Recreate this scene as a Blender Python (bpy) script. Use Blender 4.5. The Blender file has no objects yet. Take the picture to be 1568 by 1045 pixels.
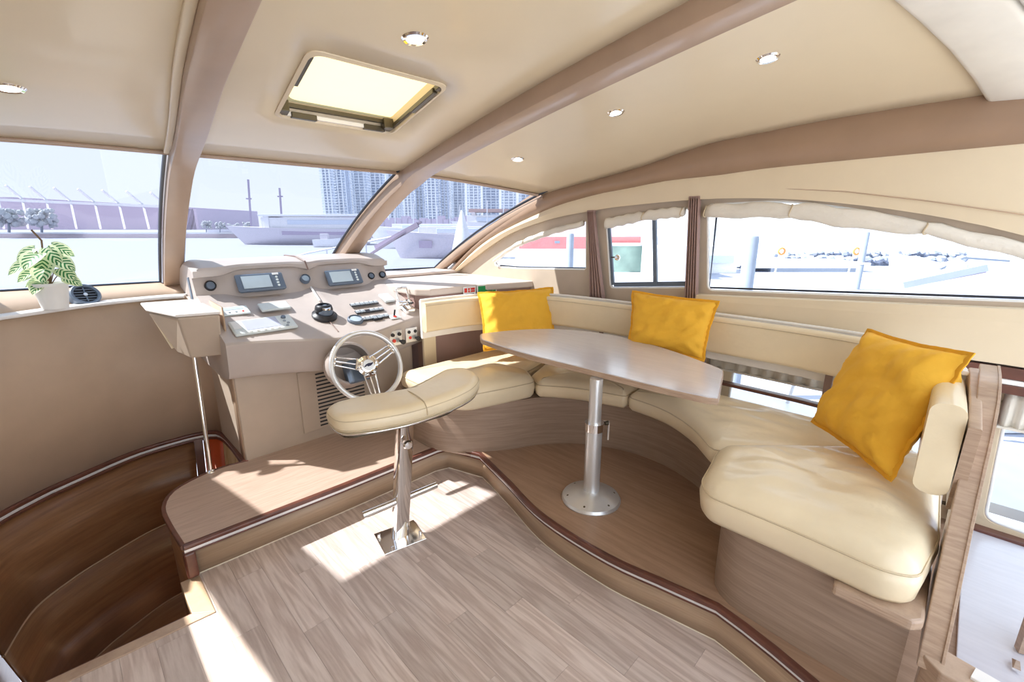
import bpy, bmesh, math, random
from mathutils import Vector, Matrix, noise
random.seed(7)
V = Vector
# ------------------------------------------------------------------ camera, sky, sun, exposure
# boat frame: +x starboard, +y bow, +z up, lower cabin floor at z = 0
scene = bpy.context.scene
col = scene.collection
FPX, CAMH, PITCH, YAW = 697.0, 1.72, math.radians(14.2), math.radians(45)
cd = bpy.data.cameras.new('camera'); cam = bpy.data.objects.new('camera', cd); col.objects.link(cam)
cd.sensor_width = 36; cd.lens = FPX / 1568 * 36; cd.clip_start = .02; cd.clip_end = 3000
cam.location = (0, 0, CAMH); cam.rotation_euler = (math.pi / 2 - PITCH, 0, -YAW)
scene.camera = cam
vs = scene.view_settings
vs.view_transform = 'Standard'; vs.look = 'None'; vs.gamma = 1; vs.use_curve_mapping = False
vs.exposure = 1.42
w = bpy.data.worlds.new('sky'); scene.world = w; w.use_nodes = True
nt = w.node_tree; nt.nodes.clear()
wo = nt.nodes.new('ShaderNodeOutputWorld'); bg = nt.nodes.new('ShaderNodeBackground')
tc = nt.nodes.new('ShaderNodeTexCoord'); sp = nt.nodes.new('ShaderNodeSeparateXYZ'); cr = nt.nodes.new('ShaderNodeValToRGB')
nt.links.new(tc.outputs['Generated'], sp.inputs[0]); nt.links.new(sp.outputs['Z'], cr.inputs[0])
nt.links.new(cr.outputs[0], bg.inputs[0]); nt.links.new(bg.outputs[0], wo.inputs[0])
cr.color_ramp.elements[0].position = 0; cr.color_ramp.elements[0].color = (.88, .915, .95, 1)
cr.color_ramp.elements[1].position = 1; cr.color_ramp.elements[1].color = (.62, .76, .95, 1)
e = cr.color_ramp.elements.new(.35); e.color = (.80, .87, .96, 1)
bg.inputs[1].default_value = 0.95
sd = bpy.data.lights.new('sun', 'SUN'); sun = bpy.data.objects.new('sun', sd); col.objects.link(sun)
sd.energy = 7.0; sd.angle = math.radians(.9); sd.color = (1, .95, .86)
sun.rotation_euler = V((.62, -.585, -1.0)).to_track_quat('-Z', 'Y').to_euler()

# ------------------------------------------------------------------ pixel -> point helpers
_c, _s = math.cos(PITCH), math.sin(PITCH)
def ray(u, v):
    x = (u - 784) / FPX; y = (v - 522.5) / FPX
    Y = _c - y * _s; Z = -_s - y * _c; k = math.sqrt(.5)
    return V((k * (x + Y), k * (Y - x), Z))
CO = V((0, 0, CAMH))
def hz(u, v, z): r = ray(u, v); return CO + r * ((z - CAMH) / r.z)
def hx(u, v, x): r = ray(u, v); return CO + r * (x / r.x)
def hy(u, v, y): r = ray(u, v); return CO + r * (y / r.y)
def at(u, v, d): r = ray(u, v); return CO + r * (d / ((r.x + r.y) * math.sqrt(.5)))
def hp(u, v, p0, n): r = ray(u, v); return CO + r * ((p0 - CO).dot(n) / r.dot(n))

# ------------------------------------------------------------------ materials
MATS = {}
def mat(name, color, rough=.5, metal=0, bump=0, bscale=40, spec=.5, emit=0, coat=0, var=0, vscale=6, stretch=(1, 1, 1)):
    m = bpy.data.materials.new(name); m.use_nodes = True; n = m.node_tree.nodes; L = m.node_tree.links
    b = n['Principled BSDF']; b.inputs['Base Color'].default_value = (*color, 1)
    b.inputs['Roughness'].default_value = rough; b.inputs['Metallic'].default_value = metal
    b.inputs['Specular IOR Level'].default_value = spec
    if coat: b.inputs['Coat Weight'].default_value = coat; b.inputs['Coat Roughness'].default_value = .08
    if emit: b.inputs['Emission Color'].default_value = (*color, 1); b.inputs['Emission Strength'].default_value = emit
    tcn = n.new('ShaderNodeTexCoord'); mp = n.new('ShaderNodeMapping'); mp.inputs['Scale'].default_value = stretch
    L.new(tcn.outputs['Object'], mp.inputs[0])
    nz = n.new('ShaderNodeTexNoise'); nz.inputs['Scale'].default_value = vscale; nz.inputs['Detail'].default_value = 4
    L.new(mp.outputs[0], nz.inputs[0])
    v = var if var else .05
    r = n.new('ShaderNodeValToRGB'); r.color_ramp.elements[0].position = .3; r.color_ramp.elements[1].position = .7
    r.color_ramp.elements[0].color = (*[max(0, x * (1 - v)) for x in color], 1)
    r.color_ramp.elements[1].color = (*[min(1, x * (1 + v)) for x in color], 1)
    L.new(nz.outputs[0], r.inputs[0]); L.new(r.outputs[0], b.inputs['Base Color'])
    if bump:
        n2 = n.new('ShaderNodeTexNoise'); n2.inputs['Scale'].default_value = bscale; n2.inputs['Detail'].default_value = 3
        L.new(mp.outputs[0], n2.inputs[0])
        bp = n.new('ShaderNodeBump'); bp.inputs['Strength'].default_value = bump; bp.inputs['Distance'].default_value = .01
        L.new(n2.outputs[0], bp.inputs['Height']); L.new(bp.outputs[0], b.inputs['Normal'])
    MATS[name] = m; return m
def wood(name, light, dark, stretch, scale=1.0, rough=.35, rnd=0, contrast=.5, coat=0):
    m = bpy.data.materials.new(name); m.use_nodes = True; n = m.node_tree.nodes; L = m.node_tree.links
    b = n['Principled BSDF']; b.inputs['Roughness'].default_value = rough
    if coat: b.inputs['Coat Weight'].default_value = coat; b.inputs['Coat Roughness'].default_value = .15
    t = n.new('ShaderNodeTexCoord'); mp = n.new('ShaderNodeMapping'); mp.inputs['Scale'].default_value = stretch
    oi = n.new('ShaderNodeObjectInfo'); ml = n.new('ShaderNodeMath'); ml.operation = 'MULTIPLY'; ml.inputs[1].default_value = 31.0 if rnd else 0
    L.new(oi.outputs['Random'], ml.inputs[0]); cx = n.new('ShaderNodeCombineXYZ')
    for i in range(3): L.new(ml.outputs[0], cx.inputs[i])
    L.new(cx.outputs[0], mp.inputs['Location']); L.new(t.outputs['Object'], mp.inputs[0])
    n0 = n.new('ShaderNodeTexNoise'); n0.inputs['Scale'].default_value = scale * .9; n0.inputs['Detail'].default_value = 3; L.new(mp.outputs[0], n0.inputs[0])
    # ring bands distorted by the noise -> cathedral grain
    wv = n.new('ShaderNodeMath'); wv.operation = 'MULTIPLY'; wv.inputs[1].default_value = 42; L.new(n0.outputs[0], wv.inputs[0])
    sn = n.new('ShaderNodeMath'); sn.operation = 'SINE'; L.new(wv.outputs[0], sn.inputs[0])
    n1 = n.new('ShaderNodeTexNoise'); n1.inputs['Scale'].default_value = scale * 9; n1.inputs['Detail'].default_value = 8; n1.inputs['Roughness'].default_value = .7
    L.new(mp.outputs[0], n1.inputs[0])
    mr = n.new('ShaderNodeMapRange'); mr.inputs[1].default_value = -1; mr.inputs[2].default_value = 1; L.new(sn.outputs[0], mr.inputs[0])
    mx = n.new('ShaderNodeMix'); mx.inputs[0].default_value = .66 if rnd else .84; L.new(mr.outputs[0], mx.inputs[2]); L.new(n1.outputs[0], mx.inputs[3])
    r = n.new('ShaderNodeValToRGB'); r.color_ramp.elements[0].position = .5 - contrast * .45; r.color_ramp.elements[1].position = .5 + contrast * .3
    r.color_ramp.elements[0].color = (*dark, 1); r.color_ramp.elements[1].color = (*light, 1); L.new(mx.outputs[0], r.inputs[0])
    last = r.outputs[0]
    if rnd:
        hs = n.new('ShaderNodeHueSaturation'); m2 = n.new('ShaderNodeMapRange'); m2.inputs[3].default_value = 1 - rnd; m2.inputs[4].default_value = 1 + rnd * .55
        L.new(oi.outputs['Random'], m2.inputs[0]); L.new(m2.outputs[0], hs.inputs['Value']); L.new(last, hs.inputs['Color']); last = hs.outputs[0]
    L.new(last, b.inputs['Base Color'])
    bp = n.new('ShaderNodeBump'); bp.inputs['Strength'].default_value = .12; bp.inputs['Distance'].default_value = .003
    L.new(n1.outputs[0], bp.inputs['Height']); L.new(bp.outputs[0], b.inputs['Normal'])
    MATS[name] = m; return m
def glass(name, tint, refl=.6):
    m = bpy.data.materials.new(name); m.use_nodes = True; n = m.node_tree.nodes; L = m.node_tree.links; n.clear()
    o = n.new('ShaderNodeOutputMaterial'); mx = n.new('ShaderNodeMixShader'); tr = n.new('ShaderNodeBsdfTransparent'); gl = n.new('ShaderNodeBsdfGlossy')
    fr = n.new('ShaderNodeFresnel'); fr.inputs[0].default_value = 1.4; mu = n.new('ShaderNodeMath'); mu.operation = 'MULTIPLY'; mu.inputs[1].default_value = refl
    tr.inputs[0].default_value = (*tint, 1); gl.inputs['Roughness'].default_value = .02
    L.new(fr.outputs[0], mu.inputs[0]); L.new(mu.outputs[0], mx.inputs[0]); L.new(tr.outputs[0], mx.inputs[1]); L.new(gl.outputs[0], mx.inputs[2]); L.new(mx.outputs[0], o.inputs[0])
    MATS[name] = m; return m
mat('cream', (.75, .63, .445), .35, coat=.2, var=.012)
mat('cream_wall', (.76, .635, .45), .45, var=.02)
mat('aft_white', (.86, .82, .74), .35)
mat('taupe', (.54, .39, .275), .5, bump=.05, bscale=120)
mat('taupe_frame', (.56, .46, .36), .5)
mat('beam', (.36, .235, .155), .3, coat=.2)
mat('mullion', (.42, .295, .21), .38, coat=.2)
mat('dash', (.66, .56, .49), .45)
mat('console', (.50, .435, .40), .42, coat=.1)
mat('pedestal', (.52, .42, .33), .5)
mat('leather', (.84, .705, .49), .28, bump=.25, bscale=22, coat=.15, var=.06, vscale=3)
mat('leather_seam', (.62, .50, .33), .6)
mat('rail_white', (.86, .83, .80), .3)
mat('dark_ledge', (.23, .15, .125), .4)
mat('mahogany', (.13, .045, .03), .3, coat=.3, var=.25, vscale=12)
mat('metal_strip', (.86, .85, .86), .35, metal=.3)
mat('caulk', (.85, .78, .62), .6)
mat('chrome', (.92, .91, .90), .06, metal=1)
mat('alu', (.78, .79, .80), .33, metal=.75, bump=.05, bscale=90)
mat('black', (.02, .02, .025), .4)
mat('gasket', (.03, .035, .05), .35)
mat('dark_metal', (.10, .085, .06), .35, metal=.7)
mat('bluegrey', (.13, .17, .23), .4)
mat('plate', (.70, .76, .76), .35)
mat('screen', (.50, .60, .66), .15, coat=.5)
mat('screen_lilac', (.48, .50, .62), .12, coat=.5)
mat('lens', (.40, .50, .58), .08, coat=.6)
mat('button', (.30, .34, .38), .35)
mat('white', (.88, .88, .86), .4)
mat('pot', (.88, .87, .84), .5)
mat('red', (.75, .05, .03), .4)
mat('green', (.01, .30, .08), .4)
mat('yellow', (.90, .49, .04), .8, bump=.25, bscale=40, var=.03, vscale=7)
mat('yellow_hem', (.80, .39, .02), .85)
mat('blind', (.80, .75, .66), .8, bump=.5, bscale=30)
mat('curtain', (.34, .22, .19), .7, bump=.1)
mat('orange_wood', (.55, .085, .02), .35)
mat('stem', (.20, .12, .06), .7)
mat('lamp', (1, .93, .80), .5, emit=6)
mat('soil', (.10, .07, .05), .9)
mat('emblem', (.02, .02, .07), .4)
wood('floor_wood', (.78, .665, .605), (.48, .36, .305), (24, 1.7, 8), .55, .36, rnd=.14, contrast=.85)
wood('deck_wood', (.60, .45, .36), (.42, .29, .22), (2.0, 30, 10), .5, .35, contrast=.7)
wood('platform_wood', (.42, .27, .18), (.27, .16, .10), (20, 1.3, 8), .5, .35, contrast=.7)
wood('base_wood', (.40, .29, .215), (.25, .17, .125), (1.4, 1.4, 34), .5, .35, contrast=.7)
wood('table_wood_sheen', (.70, .68, .73), (.60, .58, .63), (20, 2.2, 8), .5, .2, contrast=.9, coat=.6)  # lavender of the reflected sky is put into the wood colour
wood('post_wood', (.53, .385, .28), (.36, .24, .17), (3, 3, 40), .6, .3, contrast=.6)
wood('riser_wood', (.52, .37, .25), (.38, .26, .17), (1.5, 1.5, 40), .5, .4, contrast=.7)
wood('well_wood', (.30, .145, .065), (.15, .065, .03), (1.2, 1.2, 18), .5, .3, contrast=.8, coat=.2)
wood('light_wood', (.75, .58, .34), (.42, .22, .07), (18, 18, 1.0), .4, .4, contrast=.6)
glass('windshield', (.39, .415, .46), .035)
glass('side_glass', (.76, .79, .81), .3)

# ------------------------------------------------------------------ mesh builder
ORG = {}
class MB:
    def __init__(s): s.v = []; s.f = []
    def add(s, vs, fs):
        k = len(s.v); s.v += [V(p) for p in vs]; s.f += [tuple(i + k for i in f) for f in fs]; return s
    def box(s, c, d, R=None):
        c = V(c); R = R or Matrix.Identity(3); P = []
        for z in (-1, 1):
            for y in (-1, 1):
                for x in (-1, 1): P.append(c + R @ V((x * d[0] / 2, y * d[1] / 2, z * d[2] / 2)))
        return s.add(P, [(0, 2, 3, 1), (4, 5, 7, 6), (0, 1, 5, 4), (2, 6, 7, 3), (0, 4, 6, 2), (1, 3, 7, 5)])
    def bar(s, a, b, w, h=None):
        a, b = V(a), V(b); R = (b - a).to_track_quat('Z', 'Y').to_matrix()
        return s.box((a + b) / 2, (w, h or w, (b - a).length), R)
    def prism(s, out, z0, z1):
        n = len(out); P = [V((p[0], p[1], z0)) for p in out] + [V((p[0], p[1], z1)) for p in out]
        return s.add(P, [tuple(range(n))[::-1], tuple(range(n, 2 * n))] + [(i, (i + 1) % n, n + (i + 1) % n, n + i) for i in range(n)])
    def loft(s, rows, closed=False, caps=False):
        n = len(rows[0]); k = len(rows); P = [p for r in rows for p in r]; F = []
        for i in range(k - 1):
            for j in range(n if closed else n - 1):
                F.append((i * n + j, i * n + (j + 1) % n, (i + 1) * n + (j + 1) % n, (i + 1) * n + j))
        if caps: F += [tuple(range(n))[::-1], tuple(range((k - 1) * n, k * n))]
        return s.add(P, F)
    def sweep(s, path, prof, up=(0, 0, 1), caps=True, loop=False, scale=None):
        path = [V(p) for p in path]; up = V(up); rows = []; n = len(path)
        for i, p in enumerate(path):
            if loop: t = path[(i + 1) % n] - path[i - 1]
            else: t = path[min(i + 1, n - 1)] - path[max(i - 1, 0)]
            t.normalize(); N = t.cross(up); N.normalize(); B = N.cross(t); k = scale[i] if scale else 1
            rows.append([p + N * a * k + B * b * k for a, b in prof])
        if loop: rows.append(rows[0])
        return s.loft(rows, True, caps and not loop)
    def tube(s, path, r, n=10, loop=False, up=(0.13, .21, .97), scale=None):
        return s.sweep(path, [(r * math.cos(2 * math.pi * i / n), r * math.sin(2 * math.pi * i / n)) for i in range(n)], up, True, loop, scale)
    def lathe(s, prof, c, ax=(0, 0, 1), n=24, ring=False):
        c = V(c); q = V(ax).normalized().to_track_quat('Z', 'Y').to_matrix()
        rows = [[c + q @ V((r * math.cos(2 * math.pi * i / n), r * math.sin(2 * math.pi * i / n), z)) for i in range(n)] for r, z in prof]
        if ring: rows.append(rows[0])
        return s.loft(rows, True, not ring)
    def build(s, name, m, parent=None, smooth=False, bevel=0, solid=0, sub=0):
        org = ORG.get(parent.name, V((0, 0, 0))) if parent else V((0, 0, 0))
        me = bpy.data.meshes.new(name); me.from_pydata([tuple(p - org) for p in s.v], [], s.f); me.update()
        bm = bmesh.new(); bm.from_mesh(me); bmesh.ops.remove_doubles(bm, verts=bm.verts, dist=1e-5); bmesh.ops.recalc_face_normals(bm, faces=bm.faces); bm.to_mesh(me); bm.free()
        o = bpy.data.objects.new(name, me); col.objects.link(o); me.materials.append(MATS[m])
        if smooth:
            for p in me.polygons: p.use_smooth = True
            if smooth is not True: me.set_sharp_from_angle(angle=math.radians(smooth))
        if solid: md = o.modifiers.new('s', 'SOLIDIFY'); md.thickness = solid; md.offset = 0
        if bevel: md = o.modifiers.new('b', 'BEVEL'); md.width = bevel; md.segments = 2; md.limit_method = 'ANGLE'; md.angle_limit = math.radians(35)
        if sub: md = o.modifiers.new('u', 'SUBSURF'); md.levels = sub; md.render_levels = sub
        if parent: o.parent = parent; ORG[o.name] = org
        return o
def tag(o, label=None, cat=None, group=None, kind=None):
    if label: o['label'] = label
    if cat: o['category'] = cat
    if group: o['group'] = group
    if kind: o['kind'] = kind
    return o
def thing(name, loc, label, cat, group=None):
    o = bpy.data.objects.new(name, None); o.empty_display_size = .05; col.objects.link(o); o.location = loc; ORG[o.name] = V(loc)
    return tag(o, label, cat, group)
def struct(o): o['kind'] = 'structure'; return o
def rr(w, h, r=.01, k=3):       # rounded rectangle profile centred on 0
    P = []
    for cx, cy, a0 in ((w / 2 - r, h / 2 - r, 0), (-w / 2 + r, h / 2 - r, 90), (-w / 2 + r, -h / 2 + r, 180), (w / 2 - r, -h / 2 + r, 270)):
        for i in range(k + 1):
            a = math.radians(a0 + 90 * i / k); P.append((cx + r * math.cos(a), cy + r * math.sin(a)))
    return P
def smoothpath(pts, n=40, closed=False):      # Catmull-Rom, resampled
    P = [V(p if len(p) == 3 else (p[0], p[1], 0)) for p in pts]; k = len(P); D = []
    segs = k if closed else k - 1
    for i in range(segs):
        g = (lambda j: P[j % k]) if closed else (lambda j: P[max(0, min(k - 1, j))])
        a, b, c, d = g(i - 1), g(i), g(i + 1), g(i + 2)
        for j in range(12):
            t = j / 12; D.append(.5 * ((2 * b) + (c - a) * t + (2 * a - 5 * b + 4 * c - d) * t * t + (3 * b - a - 3 * c + d) * t ** 3))
    D.append(P[0] if closed else P[-1])
    L = [0]
    for i in range(1, len(D)): L.append(L[-1] + (D[i] - D[i - 1]).length)
    out = []; m = n if closed else n - 1; j = 0
    for i in range(n):
        q = L[-1] * i / m
        while j < len(L) - 2 and L[j + 1] < q: j += 1
        f = (q - L[j]) / max(1e-9, L[j + 1] - L[j]); out.append(D[j].lerp(D[j + 1], min(1, f)))
    return out
def roundpoly(pts, r, k=5):
    out = []; n = len(pts)
    for i in range(n):
        a, b, c = V((*pts[i - 1][:2], 0)), V((*pts[i][:2], 0)), V((*pts[(i + 1) % n][:2], 0))
        rr_ = r[i] if isinstance(r, (list, tuple)) else r
        d1, d2 = (a - b), (c - b); q = min(rr_, d1.length * .45, d2.length * .45)
        p, s_ = b + d1.normalized() * q, b + d2.normalized() * q
        for j in range(k + 1):
            t = j / k; out.append(p * (1 - t) ** 2 + b * 2 * t * (1 - t) + s_ * t * t)
    return out
def resample(P, n):
    P = P + [P[0]]; L = [0]
    for i in range(1, len(P)): L.append(L[-1] + (P[i] - P[i - 1]).length)
    out = []; j = 0
    for i in range(n):
        q = L[-1] * i / n
        while j < len(L) - 2 and L[j + 1] < q: j += 1
        out.append(P[j].lerp(P[j + 1], (q - L[j]) / max(1e-9, L[j + 1] - L[j])))
    return out
def sheet(outer, holes, x0, x1, name, m, parent=None, plane='x', bevel=0):
    """flat panel with holes: loops are (y,z) pairs, extruded from x0 to x1"""
    bm = bmesh.new(); E = []
    for lp in [outer] + holes:
        vs_ = [bm.verts.new((0, p[0], p[1])) for p in lp]
        E += [bm.edges.new((vs_[i], vs_[(i + 1) % len(vs_)])) for i in range(len(vs_))]
    bmesh.ops.triangle_fill(bm, edges=E, use_beauty=True)
    org = ORG.get(parent.name, V((0, 0, 0))) if parent else V((0, 0, 0))
    g = bmesh.ops.extrude_face_region(bm, geom=list(bm.faces))
    top = [v for v in g['geom'] if isinstance(v, bmesh.types.BMVert)]
    for v in bm.verts: v.co.x = x0
    for v in top: v.co.x = x1
    for v in bm.verts:
        if plane == 'z': v.co = V((v.co.y, v.co.z, v.co.x))
        if plane == 'y': v.co = V((v.co.y, v.co.x, v.co.z))
        v.co -= org
    bmesh.ops.recalc_face_normals(bm, faces=bm.faces)
    me = bpy.data.meshes.new(name); bm.to_mesh(me); bm.free(); me.materials.append(MATS[m])
    o = bpy.data.objects.new(name, me); col.objects.link(o)
    if parent: o.parent = parent; ORG[o.name] = org
    if bevel: md = o.modifiers.new('b', 'BEVEL'); md.width = bevel; md.segments = 2; md.limit_method = 'ANGLE'; md.angle_limit = math.radians(50)
    return o
def copy_tree(o, parent=None):
    c = o.copy(); col.objects.link(c)
    if parent: c.parent = parent
    for ch in list(o.children): copy_tree(ch, c)
    return c
def lerp(a, b, t): return a + (b - a) * t
def interp(x, T):
    if x <= T[0][0]: return T[0][1]
    for (a, b), (c, d) in zip(T, T[1:]):
        if x <= c: return b + (d - b) * (x - a) / (c - a)
    return T[-1][1]

# ------------------------------------------------------------------ floor, planks, step, platform
STEP = [(.215, 2.49), (1.0, 2.462), (1.70, 2.455), (1.775, 2.44), (1.86, 2.17)]
CURVE = smoothpath([(1.86, 2.17), (1.755, 1.80), (1.645, 1.42), (1.625, 1.0), (1.665, .72), (1.70, .50)], 22) + \
        smoothpath([(1.70, .50), (1.665, .33), (1.60, .12), (1.47, -.25), (1.3, -.7)], 12)[1:]
edge = [V((*p, 0)) for p in STEP[:-1]] + CURVE
def inset(P, d):
    out = []
    for i, p in enumerate(P):
        t = (P[min(i + 1, len(P) - 1)] - P[max(i - 1, 0)]).normalized(); out.append(p + V((-t.y, t.x, 0)) * d)
    return out
rise = inset(edge, .035)
floor = struct(MB().prism([(-.9, -.7), (1.6, -.7)] + [(p.x + .05, p.y) for p in reversed(rise)] + [(.19, 2.5), (.19, 2.23), (-.9, 2.27)], -.06, -.012).build('floor', 'dark_ledge'))
fpoly = [(-.9, -.7)] + [(p.x, p.y) for p in reversed(rise)] + [(.255, 2.5), (.255, 2.175), (-.9, 2.235)]
def clip(poly, x0, x1, y0, y1):
    def cut(P, ax, val, keep):
        out = []
        for i in range(len(P)):
            a, b = P[i - 1], P[i]; ia, ib = (a[ax] - val) * keep >= 0, (b[ax] - val) * keep >= 0
            if ia != ib:
                t = (val - a[ax]) / (b[ax] - a[ax]); out.append((a[0] + (b[0] - a[0]) * t, a[1] + (b[1] - a[1]) * t))
            if ib: out.append(b)
        return out
    for ax, val, kp in ((0, x0, 1), (0, x1, -1), (1, y0, 1), (1, y1, -1)):
        poly = cut(poly, ax, val, kp)
        if len(poly) < 3: return None
    return poly
PW = .1165; x0 = .963 - PW * 14
for i in range(24):
    xa = x0 + i * PW; y = -1.0 + (i * .37) % .92
    if i == 14: y = 1.369 - .92 * 3
    while y < 2.7:
        c = clip(fpoly, xa + .0004, xa + PW - .0004, y + .0004, y + .9196)
        y += .92
        if not c or max(p[0] + p[1] for p in c) < 1.5: continue
        ar = abs(sum(c[k - 1][0] * c[k][1] - c[k][0] * c[k - 1][1] for k in range(len(c)))) / 2
        if ar < 2e-4: continue
        MB().prism(c, -.012, 0).build('plank', 'floor_wood', floor)
# well edge trim on the lower floor
t1 = struct(MB().prism([(.175, 2.50), (.255, 2.50), (.255, 2.175), (.175, 2.24)], -.05, .006).build('trim_1', 'riser_wood', bevel=.003))
t2 = struct(MB().prism([(-.9, 2.285), (.175, 2.24), (.255, 2.175), (-.9, 2.235)], -.05, .006).build('trim_2', 'post_wood', bevel=.003))
struct(MB().prism([(-.9, 2.29), (.176, 2.245), (.176, 2.235), (-.9, 2.28)], -.3, .004).build('trim_3', 'mahogany'))
# caulking bead
struct(MB().tube([p + V((0, 0, .002)) for p in inset(edge, .028)], .006, 6).build('trim_4', 'caulk'))
# platform (helm + dinette)
wellside = smoothpath([(.215, 2.49), (.20, 2.75), (.205, 2.95), (.27, 3.10), (.40, 3.18), (.55, 3.215), (.70, 3.19)], 20)
plat = [(p.x, p.y) for p in edge] + [(3.2, -.7), (3.2, 3.2), (.70, 3.2)] + [(p.x, p.y) for p in reversed(wellside[1:-1])]
helm = [(p.x, p.y) for p in edge[:4]] + [(1.80, 2.20), (1.66, 2.50), (1.66, 3.3), (.72, 3.3), (.70, 3.2)] + [(p.x, p.y) for p in reversed(wellside[1:-1])]
pf = thing('platform', (1.2, 2.5, 0), None, None); struct(pf)
sheet(plat, [], .15, .196, 'sub_deck', 'platform_wood', pf, plane='z')
sheet(helm, [], .19, .201, 'deck_board', 'deck_wood', pf, plane='z')
sheet([(p.x, p.y) for p in CURVE] + [(3.2, -.7), (3.2, 2.4), (1.88, 2.24)], [], .19, .2005, 'deck_board', 'platform_wood', pf, plane='z')
allr = inset(edge, .03)
MB().loft([[p for p in allr], [p + V((0, 0, .16)) for p in allr]]).build('riser', 'riser_wood', pf, smooth=40, solid=.012)
MB().sweep([p + V((0, 0, .192)) for p in edge], rr(.034, .026, .008), caps=True).build('nosing', 'mahogany', pf, smooth=45)
MB().sweep([p + V((0, 0, .168)) for p in inset(edge, .004)], rr(.014, .020, .003)).build('metal_strip', 'metal_strip', pf, smooth=45)
MB().sweep([p + V((0, 0, .153)) for p in inset(edge, .004)], rr(.016, .009, .003)).build('lower_nosing', 'mahogany', pf, smooth=45)
# well side of the platform
MB().sweep([p + V((0, 0, .192)) for p in wellside], rr(.022, .024, .006)).build('nosing', 'mahogany', pf, smooth=45)
MB().loft([[p + V((.01, 0, -.95)) for p in wellside], [p + V((.01, 0, .18)) for p in wellside]]).build('side_panel', 'well_wood', pf, smooth=True, solid=.01)
MB().box((.232, 2.50, .085), (.05, .05, .14)).build('corner_post', 'mahogany', pf, bevel=.008)

# ------------------------------------------------------------------ stairwell and curved port wall
rimP = smoothpath([(-.62, 3.1), (-.50, 3.45), (-.31, 3.64), (-.17, 3.73), (.16, 3.90), (.44, 3.94), (.60, 3.92), (.685, 3.84), (.705, 3.60), (.69, 3.20)], 44)
wellw = thing('wall_well', (0, 3.4, -1), None, None); struct(wellw)
def wellrow(z, f):   # the wall leans in towards the bottom
    c = V((.1, 2.7, 0)); return [V((p.x, p.y, 0)).lerp(c, f) + V((0, 0, z)) for p in rimP]
n1 = 29
MB().loft([wellrow(.15, 0)[:n1], wellrow(-.33, .16)[:n1]]).build('panel', 'well_wood', wellw, smooth=True, solid=.01)
MB().loft([wellrow(-.34, .163)[:n1], wellrow(-.80, .30)[:n1]]).build('panel', 'well_wood', wellw, smooth=True, solid=.01)
MB().loft([wellrow(-.81, .303)[:n1], wellrow(-1.5, .42)[:n1]]).build('panel', 'well_wood', wellw, smooth=True, solid=.01)
MB().tube(wellrow(-.335, .161)[:n1], .008, 6).build('inlay', 'riser_wood', wellw)
MB().tube(wellrow(-.805, .300)[:n1], .008, 6).build('inlay', 'riser_wood', wellw)
MB().loft([wellrow(.15, .012)[n1 - 1:n1 + 1], wellrow(-1.2, .30)[n1 - 1:n1 + 1]]).build('jamb', 'mahogany', wellw, solid=.03)
MB().loft([wellrow(.15, .0)[n1:n1 + 4], wellrow(-1.2, .25)[n1:n1 + 4]]).build('door_panel', 'orange_wood', wellw, smooth=True, solid=.01)
MB().loft([wellrow(.15, .0)[n1 + 3:], wellrow(-1.2, .2)[n1 + 3:]]).build('light_panel', 'light_wood', wellw, smooth=True, solid=.01)
MB().sweep([p + V((0, 0, .19)) for p in rimP], rr(.05, .028, .010), caps=True).build('rim', 'mahogany', wellw, smooth=45)
MB().sweep([p + V((0, 0, .166)) for p in rimP], rr(.034, .018, .004)).build('metal_strip', 'metal_strip', wellw, smooth=45)
MB().sweep([p + V((0, 0, .146)) for p in rimP], rr(.044, .022, .008)).build('rim', 'mahogany', wellw, smooth=45)
for k in range(4):
    zz = -.25 - .27 * k
    st = MB().prism([(-.75, 2.3 + .2 * k), (.19, 2.3 + .2 * k), (.19, 2.6 + .2 * k), (-.75, 2.6 + .2 * k)], zz - .03, zz) if k > 2 else None
struct(MB().box((-.1, 3.1, -1.5), (1.8, 2.0, .03)).build('floor.001', 'well_wood'))
struct(MB().loft([[V((-.9, 2.27, -1.5)), V((.2, 2.24, -1.5))], [V((-.9, 2.27, -.02)), V((.2, 2.24, -.02))]]).build('wall_well_aft', 'well_wood', solid=.02))
MB().box((-.70, 2.7, -.65), (.02, 1.8, 1.72)).build('panel', 'well_wood', wellw)
MB().loft([[V((-.64, 2.1, .18)), V((-.62, 3.15, .18))], [V((-.32, 2.2, -1.5)), V((-.32, 3.0, -1.5))]]).build('panel', 'well_wood', wellw, solid=.01)
# curved upholstered wall
wallp = thing('wall_port', (-.1, 3.8, .2), None, None); struct(wallp)
top = [V((p.x, p.y + .0, 1.235)) for p in rimP]
MB().loft([[V((p.x, p.y, .20)) for p in rimP], [V((p.x, p.y, .7)) for p in rimP], top]).build('upholstery', 'taupe', wallp, smooth=True, solid=.01)
topL = [p for p in top if p.x < .66 or p.y > 3.9][:33]
MB().sweep([p + V((0, .035, .0)) for p in topL], rr(.11, .022, .008)).build('ledge_trim', 'rail_white', wallp, smooth=45)
# sloping panel up to the glass
def wb(x): return V((x, 4.28 - .05 * ((x - 1.3) / 1.7) ** 2, 1.335 - .018 * x))
rows = [[V((p.x, p.y + .08, 1.232)) for p in topL], [wb(p.x + (.0 if p.x < .5 else .05)) + V((0, -.02, -.02)) for p in topL]]
MB().loft(rows).build('sloping_panel', 'taupe', wallp, smooth=True, solid=.01)
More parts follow.
